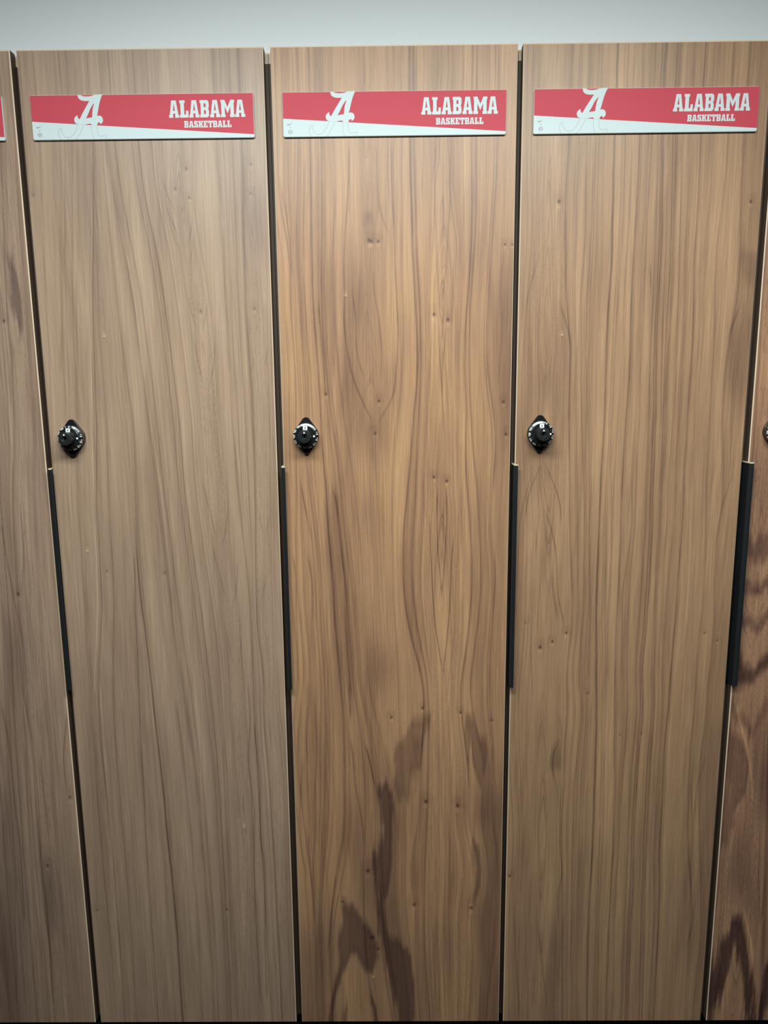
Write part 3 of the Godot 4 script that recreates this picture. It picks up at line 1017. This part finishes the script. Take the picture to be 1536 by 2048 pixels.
	d.knots.append([665, 101, 4, 0.6])
	d.knots.append([614, 118, 4, 0.5])
	d.knots.append([671, 126, 3, 0.7])
	d.knots.append([933, 98, 3, 0.6])
	d.knots.append([928, 123, 3, 0.6])
	d.knots.append([695, 227, 5, 0.4])
	d.knots.append([925, 225, 4, 0.5])
	d.knots.append([19, 122, 5, 0.3])
	d.knots.append([208, 478, 4, 0.4])
	d.knots.append([470, 480, 5, 0.35])
	d.knots.append([30, 858, 4, 0.5])
	d.knots.append([674, 858, 4, 0.6])
	d.knots.append([273, 249, 2, -1.1])
	d.knots.append([126, 457, 2, -1.2])
	d.knots.append([778, 758, 7, -0.35])
	return d

func grain_middle() -> Dictionary:
	var d := {"guides": [], "stains": [], "knots": [], "veins": []}
	d.calm = [0.7, 0.85, 0.85, 0.8, 0.6, 0.4, 0.55, 0.3, 0.8, 0.55, 0.8, 0.3, 0.4]
	d.guides.append({"line": [18,78,10,138,52,163,59,197,42,232,62,257,61,314,53,379,43,453,37,498,58,543,62,607,19,650,19,707,47,775,69,825,74,886,79,928,80,1001], "dark": 0.45, "wide": 0.5, "arch": 0, "rise": [], "shown": []})
	d.guides.append({"line": [105,78,98,115,82,154,88,201,93,249,104,281,107,331,96,371,107,404,134,430,129,453,147,481,142,525,150,561,160,616,154,650,148,707,129,765,108,825,99,876,103,928,108,1001], "dark": 0.5, "wide": 0.5, "arch": 0, "rise": [], "shown": []})
	d.guides.append({"line": [152,78,148,138,144,201,153,249,164,290,167,331,174,371,189,413,192,455,208,499,207,543,225,574,235,616,245,650,236,707,240,756,217,785,180,825,160,866,146,907,152,949,155,1001], "dark": 0.6, "wide": 0.6, "arch": 0, "rise": [], "shown": []})
	d.guides.append({"line": [199,78,196,139,187,185,182,225,193,265,200,306,224,338,242,371,257,413,265,455,296,490,305,525,315,579,323,613,356,641,379,669,385,700,395,736,397,775,379,801,403,825,413,866,424,907,456,960,480,1001], "dark": 0.4, "wide": 0.8, "arch": 0, "rise": [], "shown": []})
	d.guides.append({"line": [246,78,251,139,231,185,234,217,239,257,255,298,275,331,281,350,308,388,327,430,343,482,352,526,357,570,366,614,411,651,449,688,468,715,488,738,480,785,477,825,476,866,508,907,532,950,540,1001], "dark": 0.35, "wide": 0.9, "arch": 14, "rise": [260,79,160,144,130,164,120,186,160,233,240,290,380,339,460,380,500,464,520,616,540,623,500,669,400,727,340,785,300,1001], "shown": []})
	d.guides.append({"line": [528,79,526,139,524,202,531,249,522,290,506,332,482,355,477,396,474,464,471,490,482,517,490,562,504,616,498,651,509,688,520,727,524,766,525,805,522,846,532,876,550,907,566,950,578,1001], "dark": 0.3, "wide": 0.6, "arch": 0, "rise": [], "shown": []})
	d.guides.append({"line": [560,79,566,143,571,186,587,233,593,266,593,290,575,325,564,339,560,380,533,422,522,456,523,491,534,526,572,562,611,589,624,607,625,617,617,642,609,670,603,692,601,717,603,738,597,762,564,785,546,807,557,835,588,855,577,883,576,928,587,971,599,1001], "dark": 0.75, "wide": 0.6, "arch": 0, "rise": [], "shown": [10,79,10,700,3,723,4,1001]})
	d.guides.append({"line": [578,79,585,143,590,186,605,234,608,266,606,299,598,332,589,347,584,380,579,422,564,465,562,491,571,517,588,544,619,571,643,607,641,670,637,727,633,766,621,805,621,846,617,887,625,928,651,1001], "dark": 0.6, "wide": 0.6, "arch": 11, "rise": [0,79,40,155,120,225,90,233,140,339,170,386,150,390,240,506,310,587,330,614,330,727,360,825,340,1001], "shown": []})
	d.guides.append({"line": [816,80,819,140,818,186,798,234,794,266,797,299,813,333,798,348,804,389,824,422,836,465,839,491,833,526,811,571,790,598,783,617,791,631,807,651,824,679,842,708,828,731,830,766,876,786,898,810,891,836,844,855,854,887,867,918,853,950,847,1001], "dark": 0.7, "wide": 0.6, "arch": 0, "rise": [], "shown": [10,79,10,700,3,723,5,1001]})
	d.guides.append({"line": [834,80,838,140,829,186,813,234,812,274,822,316,828,344,850,384,870,431,882,482,879,518,861,544,843,580,829,614,870,651,908,680,929,700,899,723,893,762,931,786,945,816,939,842,907,860,908,887,919,929,905,971,898,1001], "dark": 0.55, "wide": 0.6, "arch": 0, "rise": [], "shown": [10,79,8,643,3,688,3,1001]})
	d.guides.append({"line": [921,80,915,140,900,179,897,202,889,234,883,258,895,291,913,313,941,340,936,356,924,397,908,431,917,457,941,474,943,500,930,535,921,580,924,617,932,633,943,670,953,700,943,727,951,762,976,786,979,826,973,866,968,908,946,950,932,1001], "dark": 0.5, "wide": 0.8, "arch": 0, "rise": [], "shown": []})
	d.stains.append({"shape": [386,717,425,705,468,719,486,738,475,762,478,785,467,815,452,831,435,852,450,876,491,899,529,918,545,950,540,1003,484,1003,456,949,440,918,418,887,413,845,403,825,379,801,398,766,395,738], "dark": 0.72, "soft": 0})
	d.stains.append({"shape": [220,845,252,855,309,870,375,886,408,899,407,918,363,941,322,932,273,911,238,924,203,941,183,971,163,1003,133,1003,149,971,179,928,182,897,209,876], "dark": 0.68, "soft": 0})
	d.stains.append({"shape": [364,785,413,789,445,801,461,815,411,831,362,821,313,815,280,819,273,805,314,801,347,797], "dark": 0.45, "soft": 1})
	d.stains.append({"shape": [1009,699,954,708,939,727,951,762,975,776,969,806,979,836,997,856,1001,900,954,939,910,982,890,1003,1035,1003], "dark": 0.75, "soft": 1})
	d.stains.append({"shape": [791,631,838,638,895,661,926,657,951,676,937,700,898,720,857,700,832,676,807,657], "dark": 0.45, "soft": 0})
	d.stains.append({"shape": [617,630,562,643,514,662,474,664,466,677,489,696,481,711,512,734,553,727,577,700,585,675,617,651], "dark": 0.4, "soft": 0})
	d.stains.append({"shape": [226,971,235,979,229,1003,215,1003], "dark": 0.7, "soft": 0})
	d.stains.append({"shape": [342,956,370,977,379,1003,352,1003], "dark": 0.7, "soft": 0})
	d.stains.append({"shape": [617,727,657,735,601,752,544,762,504,756,528,734,577,723], "dark": 0.3, "soft": 1})
	d.stains.append({"shape": [770,737,818,731,866,718,923,727,941,756,901,766,836,762,803,746], "dark": 0.3, "soft": 1})
	d.stains.append({"shape": [560,785,597,772,588,805,592,846,555,835,541,807], "dark": 0.35, "soft": 1})
	d.stains.append({"shape": [886,786,836,772,854,806,844,852,893,836,906,808], "dark": 0.45, "soft": 0})
	d.stains.append({"shape": [578,658,592,662,589,692,569,700,573,679], "dark": 0.55, "soft": 0})
	d.stains.append({"shape": [819,659,836,670,857,696,845,700,824,681], "dark": 0.6, "soft": 0})
	d.stains.append({"shape": [281,700,311,726,324,765,307,787,265,797,224,797,242,773,261,742], "dark": 0.35, "soft": 1})
	d.stains.append({"shape": [331,662,362,677,384,711,391,738,367,738,353,700], "dark": 0.5, "soft": 1})
	d.stains.append({"shape": [397,558,428,561,474,585,458,600,379,600,372,580], "dark": 0.3, "soft": 1})
	d.stains.append({"shape": [327,153,386,141,426,151,444,162,333,163], "dark": 0.4, "soft": 1})
	d.stains.append({"shape": [317,185,399,182,403,233,378,278,333,265,322,217], "dark": 0.35, "soft": 1})
	d.stains.append({"shape": [280,265,316,290,368,315,406,325,445,312,476,290,504,249,515,274,475,325,397,340,337,325,293,298], "dark": 0.7, "soft": 1})
	d.stains.append({"shape": [244,170,281,170,282,249,316,290,383,325,413,338,444,339,366,349,291,325,249,281,236,217], "dark": 0.45, "soft": 1})
	d.stains.append({"shape": [483,209,508,241,511,274,491,307,452,325,437,315,473,290,489,249], "dark": 0.4, "soft": 1})
	d.stains.append({"shape": [891,226,882,258,895,291,928,326,1006,343,1000,187,925,187,904,202], "dark": 0.3, "soft": 1})
	d.stains.append({"shape": [738,132,914,133,912,202,807,202,732,171], "dark": 0.12, "soft": 1})
	d.stains.append({"shape": [372,144,408,142,423,151,371,154], "dark": 0.3, "soft": 0})
	d.stains.append({"shape": [208,330,257,363,330,400,419,423,418,437,328,423,293,388], "dark": 0.25, "soft": 1})
	d.stains.append({"shape": [934,335,986,332,991,351,965,348], "dark": 0.5, "soft": 1})
	d.stains.append({"shape": [957,170,998,173,999,185,969,179], "dark": 0.4, "soft": 1})
	d.stains.append({"shape": [443,862,542,876,617,862,525,870], "dark": 0.3, "soft": 1})
	d.stains.append({"shape": [633,908,659,899,692,887,784,893,805,912,777,935,659,929], "dark": 0.14, "soft": 1})
	d.stains.append({"shape": [203,388,239,404,258,447,269,490,273,534,283,616,219,616,202,543,200,490,181,447], "dark": 0.35, "soft": 1})
	d.stains.append({"shape": [384,707,497,707,511,766,485,835,541,907,574,1003,437,1003,408,887,387,805], "dark": 0.3, "soft": 1})
	d.stains.append({"shape": [882,716,1009,697,1035,1003,873,1003,894,929,849,866,929,826,917,766], "dark": 0.4, "soft": 1})
	d.stains.append({"shape": [7,886,185,866,146,1003,-8,1002], "dark": 0.25, "soft": 1})
	d.stains.append({"shape": [224,801,378,825,408,887,260,862], "dark": 0.2, "soft": 1})
	d.stains.append({"shape": [567,887,600,883,659,929,659,1003,591,1003], "dark": 0.2, "soft": 1})
	d.stains.append({"shape": [517,430,578,413,570,482,584,535,623,580,584,580,538,535,516,482], "dark": 0.22, "soft": 1})
	d.stains.append({"shape": [804,389,856,386,884,482,872,544,836,600,789,600,833,535,829,448], "dark": 0.25, "soft": 1})
	d.veins.append({"line": [680,397,676,431,684,465,695,491,700,507], "dark": 0.8, "wide": 0.25})
	d.veins.append({"line": [717,397,722,431,714,465,706,491,700,507], "dark": 0.8, "wide": 0.25})
	d.veins.append({"line": [691,402,691,448,699,475], "dark": 0.35, "wide": 0.2})
	d.veins.append({"line": [707,405,707,448,701,475], "dark": 0.35, "wide": 0.2})
	d.veins.append({"line": [642,424,650,465,658,500,670,535,690,567,706,587], "dark": 0.7, "wide": 0.25})
	d.veins.append({"line": [753,444,742,474,739,508,732,535,717,571,706,587], "dark": 0.7, "wide": 0.25})
	d.veins.append({"line": [616,380,620,430,600,482,608,517,631,562,663,607], "dark": 0.3, "wide": 0.25})
	d.veins.append({"line": [774,414,772,465,762,500,760,544,741,580,726,617], "dark": 0.3, "wide": 0.25})
	d.veins.append({"line": [665,79,665,140,675,186,685,227], "dark": 0.4, "wide": 0.4})
	d.veins.append({"line": [730,80,726,140,714,186,695,227], "dark": 0.4, "wide": 0.4})
	d.veins.append({"line": [701,94,699,155,692,218], "dark": 0.25, "wide": 0.3})
	d.veins.append({"line": [681,240,688,274,697,299,706,339], "dark": 0.45, "wide": 0.25})
	d.veins.append({"line": [713,240,708,263,697,282,699,316], "dark": 0.4, "wide": 0.25})
	d.veins.append({"line": [311,79,308,108,294,146,280,185,281,217,275,241,288,265,309,290,338,306,368,322,404,335], "dark": 0.5, "wide": 0.5})
	d.veins.append({"line": [484,79,486,124,495,155,497,186,503,217,510,249,504,274,489,307,444,325,404,335], "dark": 0.45, "wide": 0.5})
	d.veins.append({"line": [423,79,427,131,452,151,481,164], "dark": 0.3, "wide": 0.4})
	d.veins.append({"line": [406,186,405,209,426,233,439,266,430,298], "dark": 0.25, "wide": 0.4})
	d.veins.append({"line": [315,209,331,241,326,265,344,282,371,294], "dark": 0.4, "wide": 0.4})
	d.veins.append({"line": [408,282,371,294], "dark": 0.35, "wide": 0.3})
	d.veins.append({"line": [470,79,469,109,478,139], "dark": 0.3, "wide": 0.3})
	d.veins.append({"line": [564,79,567,124,570,143,573,170], "dark": 0.3, "wide": 0.4})
	d.veins.append({"line": [827,80,827,140], "dark": 0.25, "wide": 0.5})
	d.veins.append({"line": [210,393,230,413,242,447,252,473,265,499,261,543,267,570,279,616], "dark": 0.45, "wide": 0.9})
	d.veins.append({"line": [268,656,282,679,288,711,310,738,324,765,323,785], "dark": 0.5, "wide": 0.4})
	d.veins.append({"line": [331,662,354,677,373,700,386,717], "dark": 0.8, "wide": 0.4})
	d.veins.append({"line": [265,595,271,623,273,641], "dark": 0.5, "wide": 0.5})
	d.veins.append({"line": [704,632,702,727,720,826,718,929,728,1001], "dark": 0.22, "wide": 0.4})
	d.veins.append({"line": [735,614,746,746,741,866,762,1001], "dark": 0.2, "wide": 0.4})
	d.veins.append({"line": [665,727,679,826,671,929,685,1001], "dark": 0.2, "wide": 0.4})
	d.veins.append({"line": [60,765,61,795,72,835,80,876], "dark": 0.45, "wide": 0.4})
	d.veins.append({"line": [190,815,160,866,138,915], "dark": 0.4, "wide": 0.4})
	d.veins.append({"line": [232,801,195,845,166,886], "dark": 0.45, "wide": 0.3})
	d.veins.append({"line": [43,678,35,707,18,745,21,785,49,825], "dark": 0.3, "wide": 0.4})
	d.veins.append({"line": [106,613,112,669,93,726,93,765,76,805,77,866], "dark": 0.35, "wide": 0.5})
	d.veins.append({"line": [144,746,135,785,112,845,114,907], "dark": 0.3, "wide": 0.4})
	d.veins.append({"line": [77,595,62,650,66,688], "dark": 0.25, "wide": 0.5})
	d.veins.append({"line": [23,115,41,138,54,163,60,200], "dark": 0.4, "wide": 0.35})
	d.veins.append({"line": [58,78,56,115,59,146], "dark": 0.25, "wide": 0.4})
	d.veins.append({"line": [128,93,119,138,105,185,109,208,116,249,126,289], "dark": 0.35, "wide": 0.4})
	d.veins.append({"line": [165,217,180,249,188,281,189,304], "dark": 0.35, "wide": 0.4})
	d.veins.append({"line": [67,387,80,404,96,426,116,453], "dark": 0.5, "wide": 0.4})
	d.veins.append({"line": [19,460,39,481,32,534,34,607], "dark": 0.3, "wide": 0.5})
	d.veins.append({"line": [92,462,111,490,110,534], "dark": 0.35, "wide": 0.7})
	d.veins.append({"line": [175,404,186,438,195,464,211,492,209,543], "dark": 0.35, "wide": 0.3})
	d.veins.append({"line": [957,171,945,202,953,250,941,299], "dark": 0.25, "wide": 0.5})
	d.veins.append({"line": [936,460,945,491,935,526], "dark": 0.3, "wide": 0.25})
	d.knots.append([390, 165, 5, 0.9])
	d.knots.append([400, 166, 4, 0.8])
	d.knots.append([428, 166, 4, 0.8])
	d.knots.append([663, 232, 5, 0.7])
	d.knots.append([723, 237, 5, 0.8])
	d.knots.append([193, 305, 4, 0.7])
	d.knots.append([424, 312, 4, 0.8])
	d.knots.append([966, 314, 4, 0.8])
	d.knots.append([961, 170, 3, 0.8])
	d.knots.append([991, 170, 3, 0.7])
	d.knots.append([665, 386, 4, 0.8])
	d.knots.append([721, 390, 4, 0.9])
	d.knots.append([406, 343, 4, 0.6])
	d.knots.append([980, 345, 4, 0.8])
	d.knots.append([467, 636, 4, 0.8])
	d.knots.append([613, 626, 4, 0.8])
	d.knots.append([791, 631, 4, 0.8])
	d.knots.append([939, 640, 3, 0.8])
	d.knots.append([629, 731, 6, 0.8])
	d.knots.append([782, 736, 6, 0.8])
	d.knots.append([346, 812, 7, 0.7])
	d.knots.append([571, 853, 6, 0.7])
	d.knots.append([853, 857, 6, 0.7])
	d.knots.append([362, 893, 7, 0.7])
	d.knots.append([391, 907, 5, 0.7])
	d.knots.append([220, 849, 4, 0.6])
	d.knots.append([287, 214, 2, -1.3])
	d.knots.append([365, 942, 5, -0.5])
	d.knots.append([844, 854, 4, -0.3])
	return d

func grain_straight() -> Dictionary:
	var d := {"guides": [], "stains": [], "knots": [], "veins": []}
	d.calm = [0.5, 0.6, 0.7, 0.9, 0.9, 0.9, 0.9, 0.9, 0.9, 0.9, 0.8, 0.8, 0.6, 0.5]
	d.guides.append({"line": [38,80,54,155,39,217,19,282,29,341,41,382,55,403,64,452,62,506,60,561,32,616,57,697,83,780,65,867,78,991], "dark": 0.3, "wide": 0.5, "arch": 12, "rise": [200,79,300,185,380,256,300,297,340,341,400,369,320,402,180,487,100,558,200,675,280,769,100,991], "shown": []})
	d.guides.append({"line": [195,81,183,141,201,187,194,218,230,258,229,298,232,341,242,383,250,435,266,488,282,543,242,606,290,618,257,656,269,707,255,759,270,802,280,867,298,992], "dark": 0.45, "wide": 0.8, "arch": 0, "rise": [], "shown": []})
	d.guides.append({"line": [267,81,267,126,279,171,262,202,268,250,288,338,303,383,320,435,321,488,330,543,301,607,351,618,315,697,319,780,324,867,344,992], "dark": 0.4, "wide": 0.5, "arch": 0, "rise": [], "shown": []})
	d.guides.append({"line": [378,81,383,126,382,156,390,179,382,226,381,266,387,338,380,383,381,426,381,470,383,524,399,603,402,618,409,646,409,718,416,781,410,823,408,889,421,992], "dark": 0.8, "wide": 0.5, "arch": 0, "rise": [], "shown": []})
	d.guides.append({"line": [421,81,430,141,425,179,420,218,418,266,418,338,413,392,417,453,423,524,444,607,440,618,452,697,462,791,458,867,472,992], "dark": 0.4, "wide": 0.4, "arch": 0, "rise": [], "shown": []})
	d.guides.append({"line": [481,82,484,126,480,172,479,218,486,266,485,315,479,340,477,383,477,435,483,471,480,525,485,603,489,618,504,697,514,791,511,867,517,992], "dark": 0.75, "wide": 0.5, "arch": 0, "rise": [], "shown": []})
	d.guides.append({"line": [531,82,531,141,527,187,537,228,531,266,540,340,538,383,546,435,530,488,534,543,540,603,554,618,547,677,539,749,544,787,538,813,538,867,554,992], "dark": 0.55, "wide": 0.4, "arch": 0, "rise": [], "shown": []})
	d.guides.append({"line": [574,82,593,142,594,195,594,235,598,283,611,341,611,384,620,435,621,489,618,543,598,603,632,618,611,677,612,739,610,789,622,824,619,889,627,992], "dark": 0.7, "wide": 0.5, "arch": 0, "rise": [], "shown": []})
	d.guides.append({"line": [628,82,640,142,645,188,646,235,643,283,654,341,648,392,653,444,649,489,658,543,662,607,676,618,667,697,672,791,681,867,700,992], "dark": 0.55, "wide": 0.5, "arch": 0, "rise": [], "shown": []})
	d.guides.append({"line": [688,82,694,127,698,172,709,235,712,299,715,341,712,401,717,436,705,507,700,607,717,618,710,697,716,792,734,867,737,992], "dark": 0.3, "wide": 0.4, "arch": 0, "rise": [], "shown": []})
	d.guides.append({"line": [730,82,741,142,732,172,742,219,751,251,748,299,749,341,746,384,752,418,753,453,749,489,749,525,745,571,737,603,747,618,736,647,733,687,740,749,735,792,750,824,757,890,760,992], "dark": 0.8, "wide": 0.6, "arch": 0, "rise": [], "shown": []})
	d.guides.append({"line": [845,82,845,127,829,157,828,188,830,219,847,251,840,300,845,341,847,401,873,489,866,544,856,607,863,618,856,698,870,781,899,820,915,879,920,992], "dark": 0.4, "wide": 0.5, "arch": 0, "rise": [], "shown": []})
	d.guides.append({"line": [909,83,915,142,930,188,934,220,907,251,895,283,898,341,932,401,907,471,930,544,915,608,928,619,899,698,932,781,972,890,956,992], "dark": 0.35, "wide": 0.9, "arch": 0, "rise": [], "shown": []})
	d.stains.append({"shape": [97,274,140,280,153,298,125,315,78,305,60,288], "dark": 0.4, "soft": 1})
	d.stains.append({"shape": [6,342,197,342,185,366,165,383,125,372,72,383,17,369], "dark": 0.3, "soft": 1})
	d.stains.append({"shape": [165,218,196,227,223,258,227,338,159,338,150,274,152,234], "dark": 0.25, "soft": 1})
	d.stains.append({"shape": [951,229,989,251,1019,340,981,340,897,267,913,248], "dark": 0.25, "soft": 1})
	d.stains.append({"shape": [201,680,242,664,254,693,230,701,198,693], "dark": 0.35, "soft": 0})
	d.stains.append({"shape": [887,657,986,647,995,760,992,868,928,958,868,868,899,760], "dark": 0.2, "soft": 1})
	d.stains.append({"shape": [192,878,278,856,295,912,262,999,189,999,170,923], "dark": 0.28, "soft": 1})
	d.stains.append({"shape": [956,178,1000,179,1003,207,975,210], "dark": 0.25, "soft": 0})
	d.veins.append({"line": [125,372,88,388,59,405,47,434], "dark": 0.45, "wide": 0.3})
	d.veins.append({"line": [125,372,166,390,204,412,211,435], "dark": 0.5, "wide": 0.3})
	d.veins.append({"line": [122,414,105,435,102,470], "dark": 0.35, "wide": 0.3})
	d.veins.append({"line": [130,417,164,435,195,463,205,506,246,543], "dark": 0.5, "wide": 0.3})
	d.veins.append({"line": [119,452,130,479,122,506,115,552], "dark": 0.35, "wide": 0.4})
	d.veins.append({"line": [178,479,180,497,209,533], "dark": 0.4, "wide": 0.6})
	d.veins.append({"line": [80,383,58,396,23,434,23,506], "dark": 0.3, "wide": 0.4})
	d.veins.append({"line": [80,452,86,506,88,561,107,617], "dark": 0.3, "wide": 0.4})
	d.veins.append({"line": [186,141,187,171,194,194,193,210], "dark": 0.45, "wide": 0.4})
	d.veins.append({"line": [114,140,120,163,104,174], "dark": 0.25, "wide": 0.4})
	d.veins.append({"line": [93,174,52,202,26,233], "dark": 0.25, "wide": 0.4})
	d.veins.append({"line": [165,218,205,242,228,258,227,290,231,338], "dark": 0.35, "wide": 0.5})
	d.veins.append({"line": [948,220,919,243,895,259], "dark": 0.35, "wide": 0.4})
	d.veins.append({"line": [965,384,934,407,918,429,905,462], "dark": 0.3, "wide": 0.4})
	d.veins.append({"line": [228,632,249,656,205,680,208,697,237,722,235,742], "dark": 0.4, "wide": 0.3})
	d.veins.append({"line": [252,707,254,780,272,815,254,845,263,878], "dark": 0.4, "wide": 0.35})
	d.veins.append({"line": [867,706,901,781,892,813,910,846,924,879,898,912], "dark": 0.4, "wide": 0.35})
	d.veins.append({"line": [935,677,896,718,899,760], "dark": 0.35, "wide": 0.4})
	d.veins.append({"line": [165,878,178,911,224,992], "dark": 0.3, "wide": 0.4})
	d.veins.append({"line": [38,856,52,911,83,998], "dark": 0.3, "wide": 0.4})
	d.veins.append({"line": [292,81,300,156,290,218,295,266,311,338], "dark": 0.35, "wide": 0.35})
	d.veins.append({"line": [453,81,455,141,450,203,452,266], "dark": 0.3, "wide": 0.3})
	d.veins.append({"line": [603,111,615,188,616,251,635,339], "dark": 0.3, "wide": 0.3})
	d.veins.append({"line": [653,82,669,157,679,235,692,339], "dark": 0.3, "wide": 0.3})
	d.veins.append({"line": [549,187,564,219], "dark": 0.45, "wide": 0.25})
	d.veins.append({"line": [761,112,769,188,785,267], "dark": -0.2, "wide": 0.4})
	d.veins.append({"line": [401,333,415,400,421,453], "dark": -0.15, "wide": 0.5})
	d.veins.append({"line": [338,383,339,453,359,524,360,599], "dark": 0.3, "wide": 0.5})
	d.veins.append({"line": [427,383,440,453,439,525,449,599], "dark": 0.3, "wide": 0.4})
	d.veins.append({"line": [515,383,530,435,499,506,518,599], "dark": 0.3, "wide": 0.35})
	d.veins.append({"line": [781,384,792,453,802,543], "dark": -0.2, "wide": 0.6})
	d.veins.append({"line": [881,384,878,454,871,507], "dark": -0.2, "wide": 0.5})
	d.knots.append([160, 133, 5, 0.8])
	d.knots.append([956, 135, 4, 0.7])
	d.knots.append([251, 546, 4, 0.8])
	d.knots.append([190, 555, 4, 0.8])
	d.knots.append([134, 561, 5, 0.9])
	d.knots.append([887, 547, 4, 0.5])
	d.knots.append([947, 555, 3, 0.5])
	d.knots.append([360, 611, 4, 0.4])
	d.knots.append([16, 819, 4, 0.8])
	d.knots.append([521, 657, 3, 0.4])
	d.knots.append([622, 656, 3, 0.4])
	d.knots.append([65, 535, 4, 0.3])
	d.knots.append([190, 252, 2, -1.3])
	return d

func grain_far_right() -> Dictionary:
	var d := {"guides": [], "stains": [], "knots": [], "veins": []}
	d.calm = [0.6, 0.8, 0.8, 0.8, 0.8]
	d.guides.append({"line": [-8,70,12,315,13,419,11,588,-3,790,4,999], "dark": 0.3, "wide": 0.6, "arch": 20, "rise": [100,66,300,312,480,416,580,474,700,550,820,586,880,628,840,788,660,866,400,998], "shown": []})
	d.guides.append({"line": [86,71,142,315,131,419,173,588,227,790,270,999], "dark": 0.5, "wide": 0.8, "arch": 0, "rise": [], "shown": []})
	d.guides.append({"line": [350,71,398,316,440,514,488,790,499,999], "dark": 0.5, "wide": 0.8, "arch": 12, "rise": [0,66,300,510,600,998], "shown": []})
	d.guides.append({"line": [614,72,657,316,689,514,729,790,726,1000], "dark": 0.5, "wide": 0.8, "arch": 0, "rise": [], "shown": []})
	d.stains.append({"shape": [28,443,72,457,126,433,136,461,87,477,28,466], "dark": 0.55, "soft": 0})
	d.stains.append({"shape": [30,513,76,538,154,511,160,526,81,551,28,531], "dark": 0.5, "soft": 0})
	d.stains.append({"shape": [7,610,105,651,176,614,199,630,114,666,10,633], "dark": 0.3, "soft": 0})
	d.stains.append({"shape": [82,870,114,865,144,890,182,924,210,958,225,1001,211,1001,165,958,114,912,81,899,67,935,42,969,22,1000,-4,1000,17,946,39,901], "dark": 0.95, "soft": 0})
	d.stains.append({"shape": [333,922,280,926,260,944,246,981,241,1001,275,1001,297,958,350,944], "dark": 0.95, "soft": 0})
	d.stains.append({"shape": [0,641,68,668,104,694,95,723,49,739,36,781,6,824,8,803,5,739,3,678], "dark": 0.45, "soft": 0})
	d.stains.append({"shape": [32,560,51,579,90,589,115,579,159,566,180,581,128,592,90,600,56,605,33,600], "dark": 0.8, "soft": 0})
	d.stains.append({"shape": [36,488,87,500,129,486,132,493,98,508,82,507,35,498], "dark": 0.6, "soft": 0})
	d.stains.append({"shape": [141,658,185,638,256,740,188,744,164,698], "dark": 0.5, "soft": 1})
	d.stains.append({"shape": [34,803,122,752,200,824,231,912,169,890,106,835,34,857], "dark": 0.3, "soft": 1})
	d.stains.append({"shape": [23,384,95,351,121,419,80,436], "dark": 0.3, "soft": 1})
	d.veins.append({"line": [31,429,62,452], "dark": 0.5, "wide": 0.35})
	d.veins.append({"line": [97,419,85,450], "dark": 0.5, "wide": 0.35})
	d.veins.append({"line": [27,507,42,526,76,537], "dark": 0.5, "wide": 0.35})
	d.veins.append({"line": [134,508,104,526,76,537], "dark": 0.5, "wide": 0.35})
	d.veins.append({"line": [28,535,41,549,76,559], "dark": 0.5, "wide": 0.4})
	d.veins.append({"line": [142,529,105,550], "dark": 0.5, "wide": 0.4})
	d.veins.append({"line": [17,618,41,637,84,666,121,698,144,739], "dark": -0.4, "wide": 0.8})
	d.veins.append({"line": [136,857,191,901,213,935,231,992], "dark": -0.45, "wide": 0.6})
	d.veins.append({"line": [186,760,200,824,228,879], "dark": 0.4, "wide": 0.4})
	d.veins.append({"line": [233,820,238,853,228,879], "dark": 0.4, "wide": 0.4})
	d.veins.append({"line": [87,912,87,939,63,981], "dark": -0.3, "wide": 0.6})
	d.veins.append({"line": [68,643,107,657], "dark": 0.4, "wide": 0.3})
	d.veins.append({"line": [151,638,130,652], "dark": 0.4, "wide": 0.3})
	d.veins.append({"line": [14,739,25,803,8,890,13,981], "dark": -0.2, "wide": 0.6})
	return d
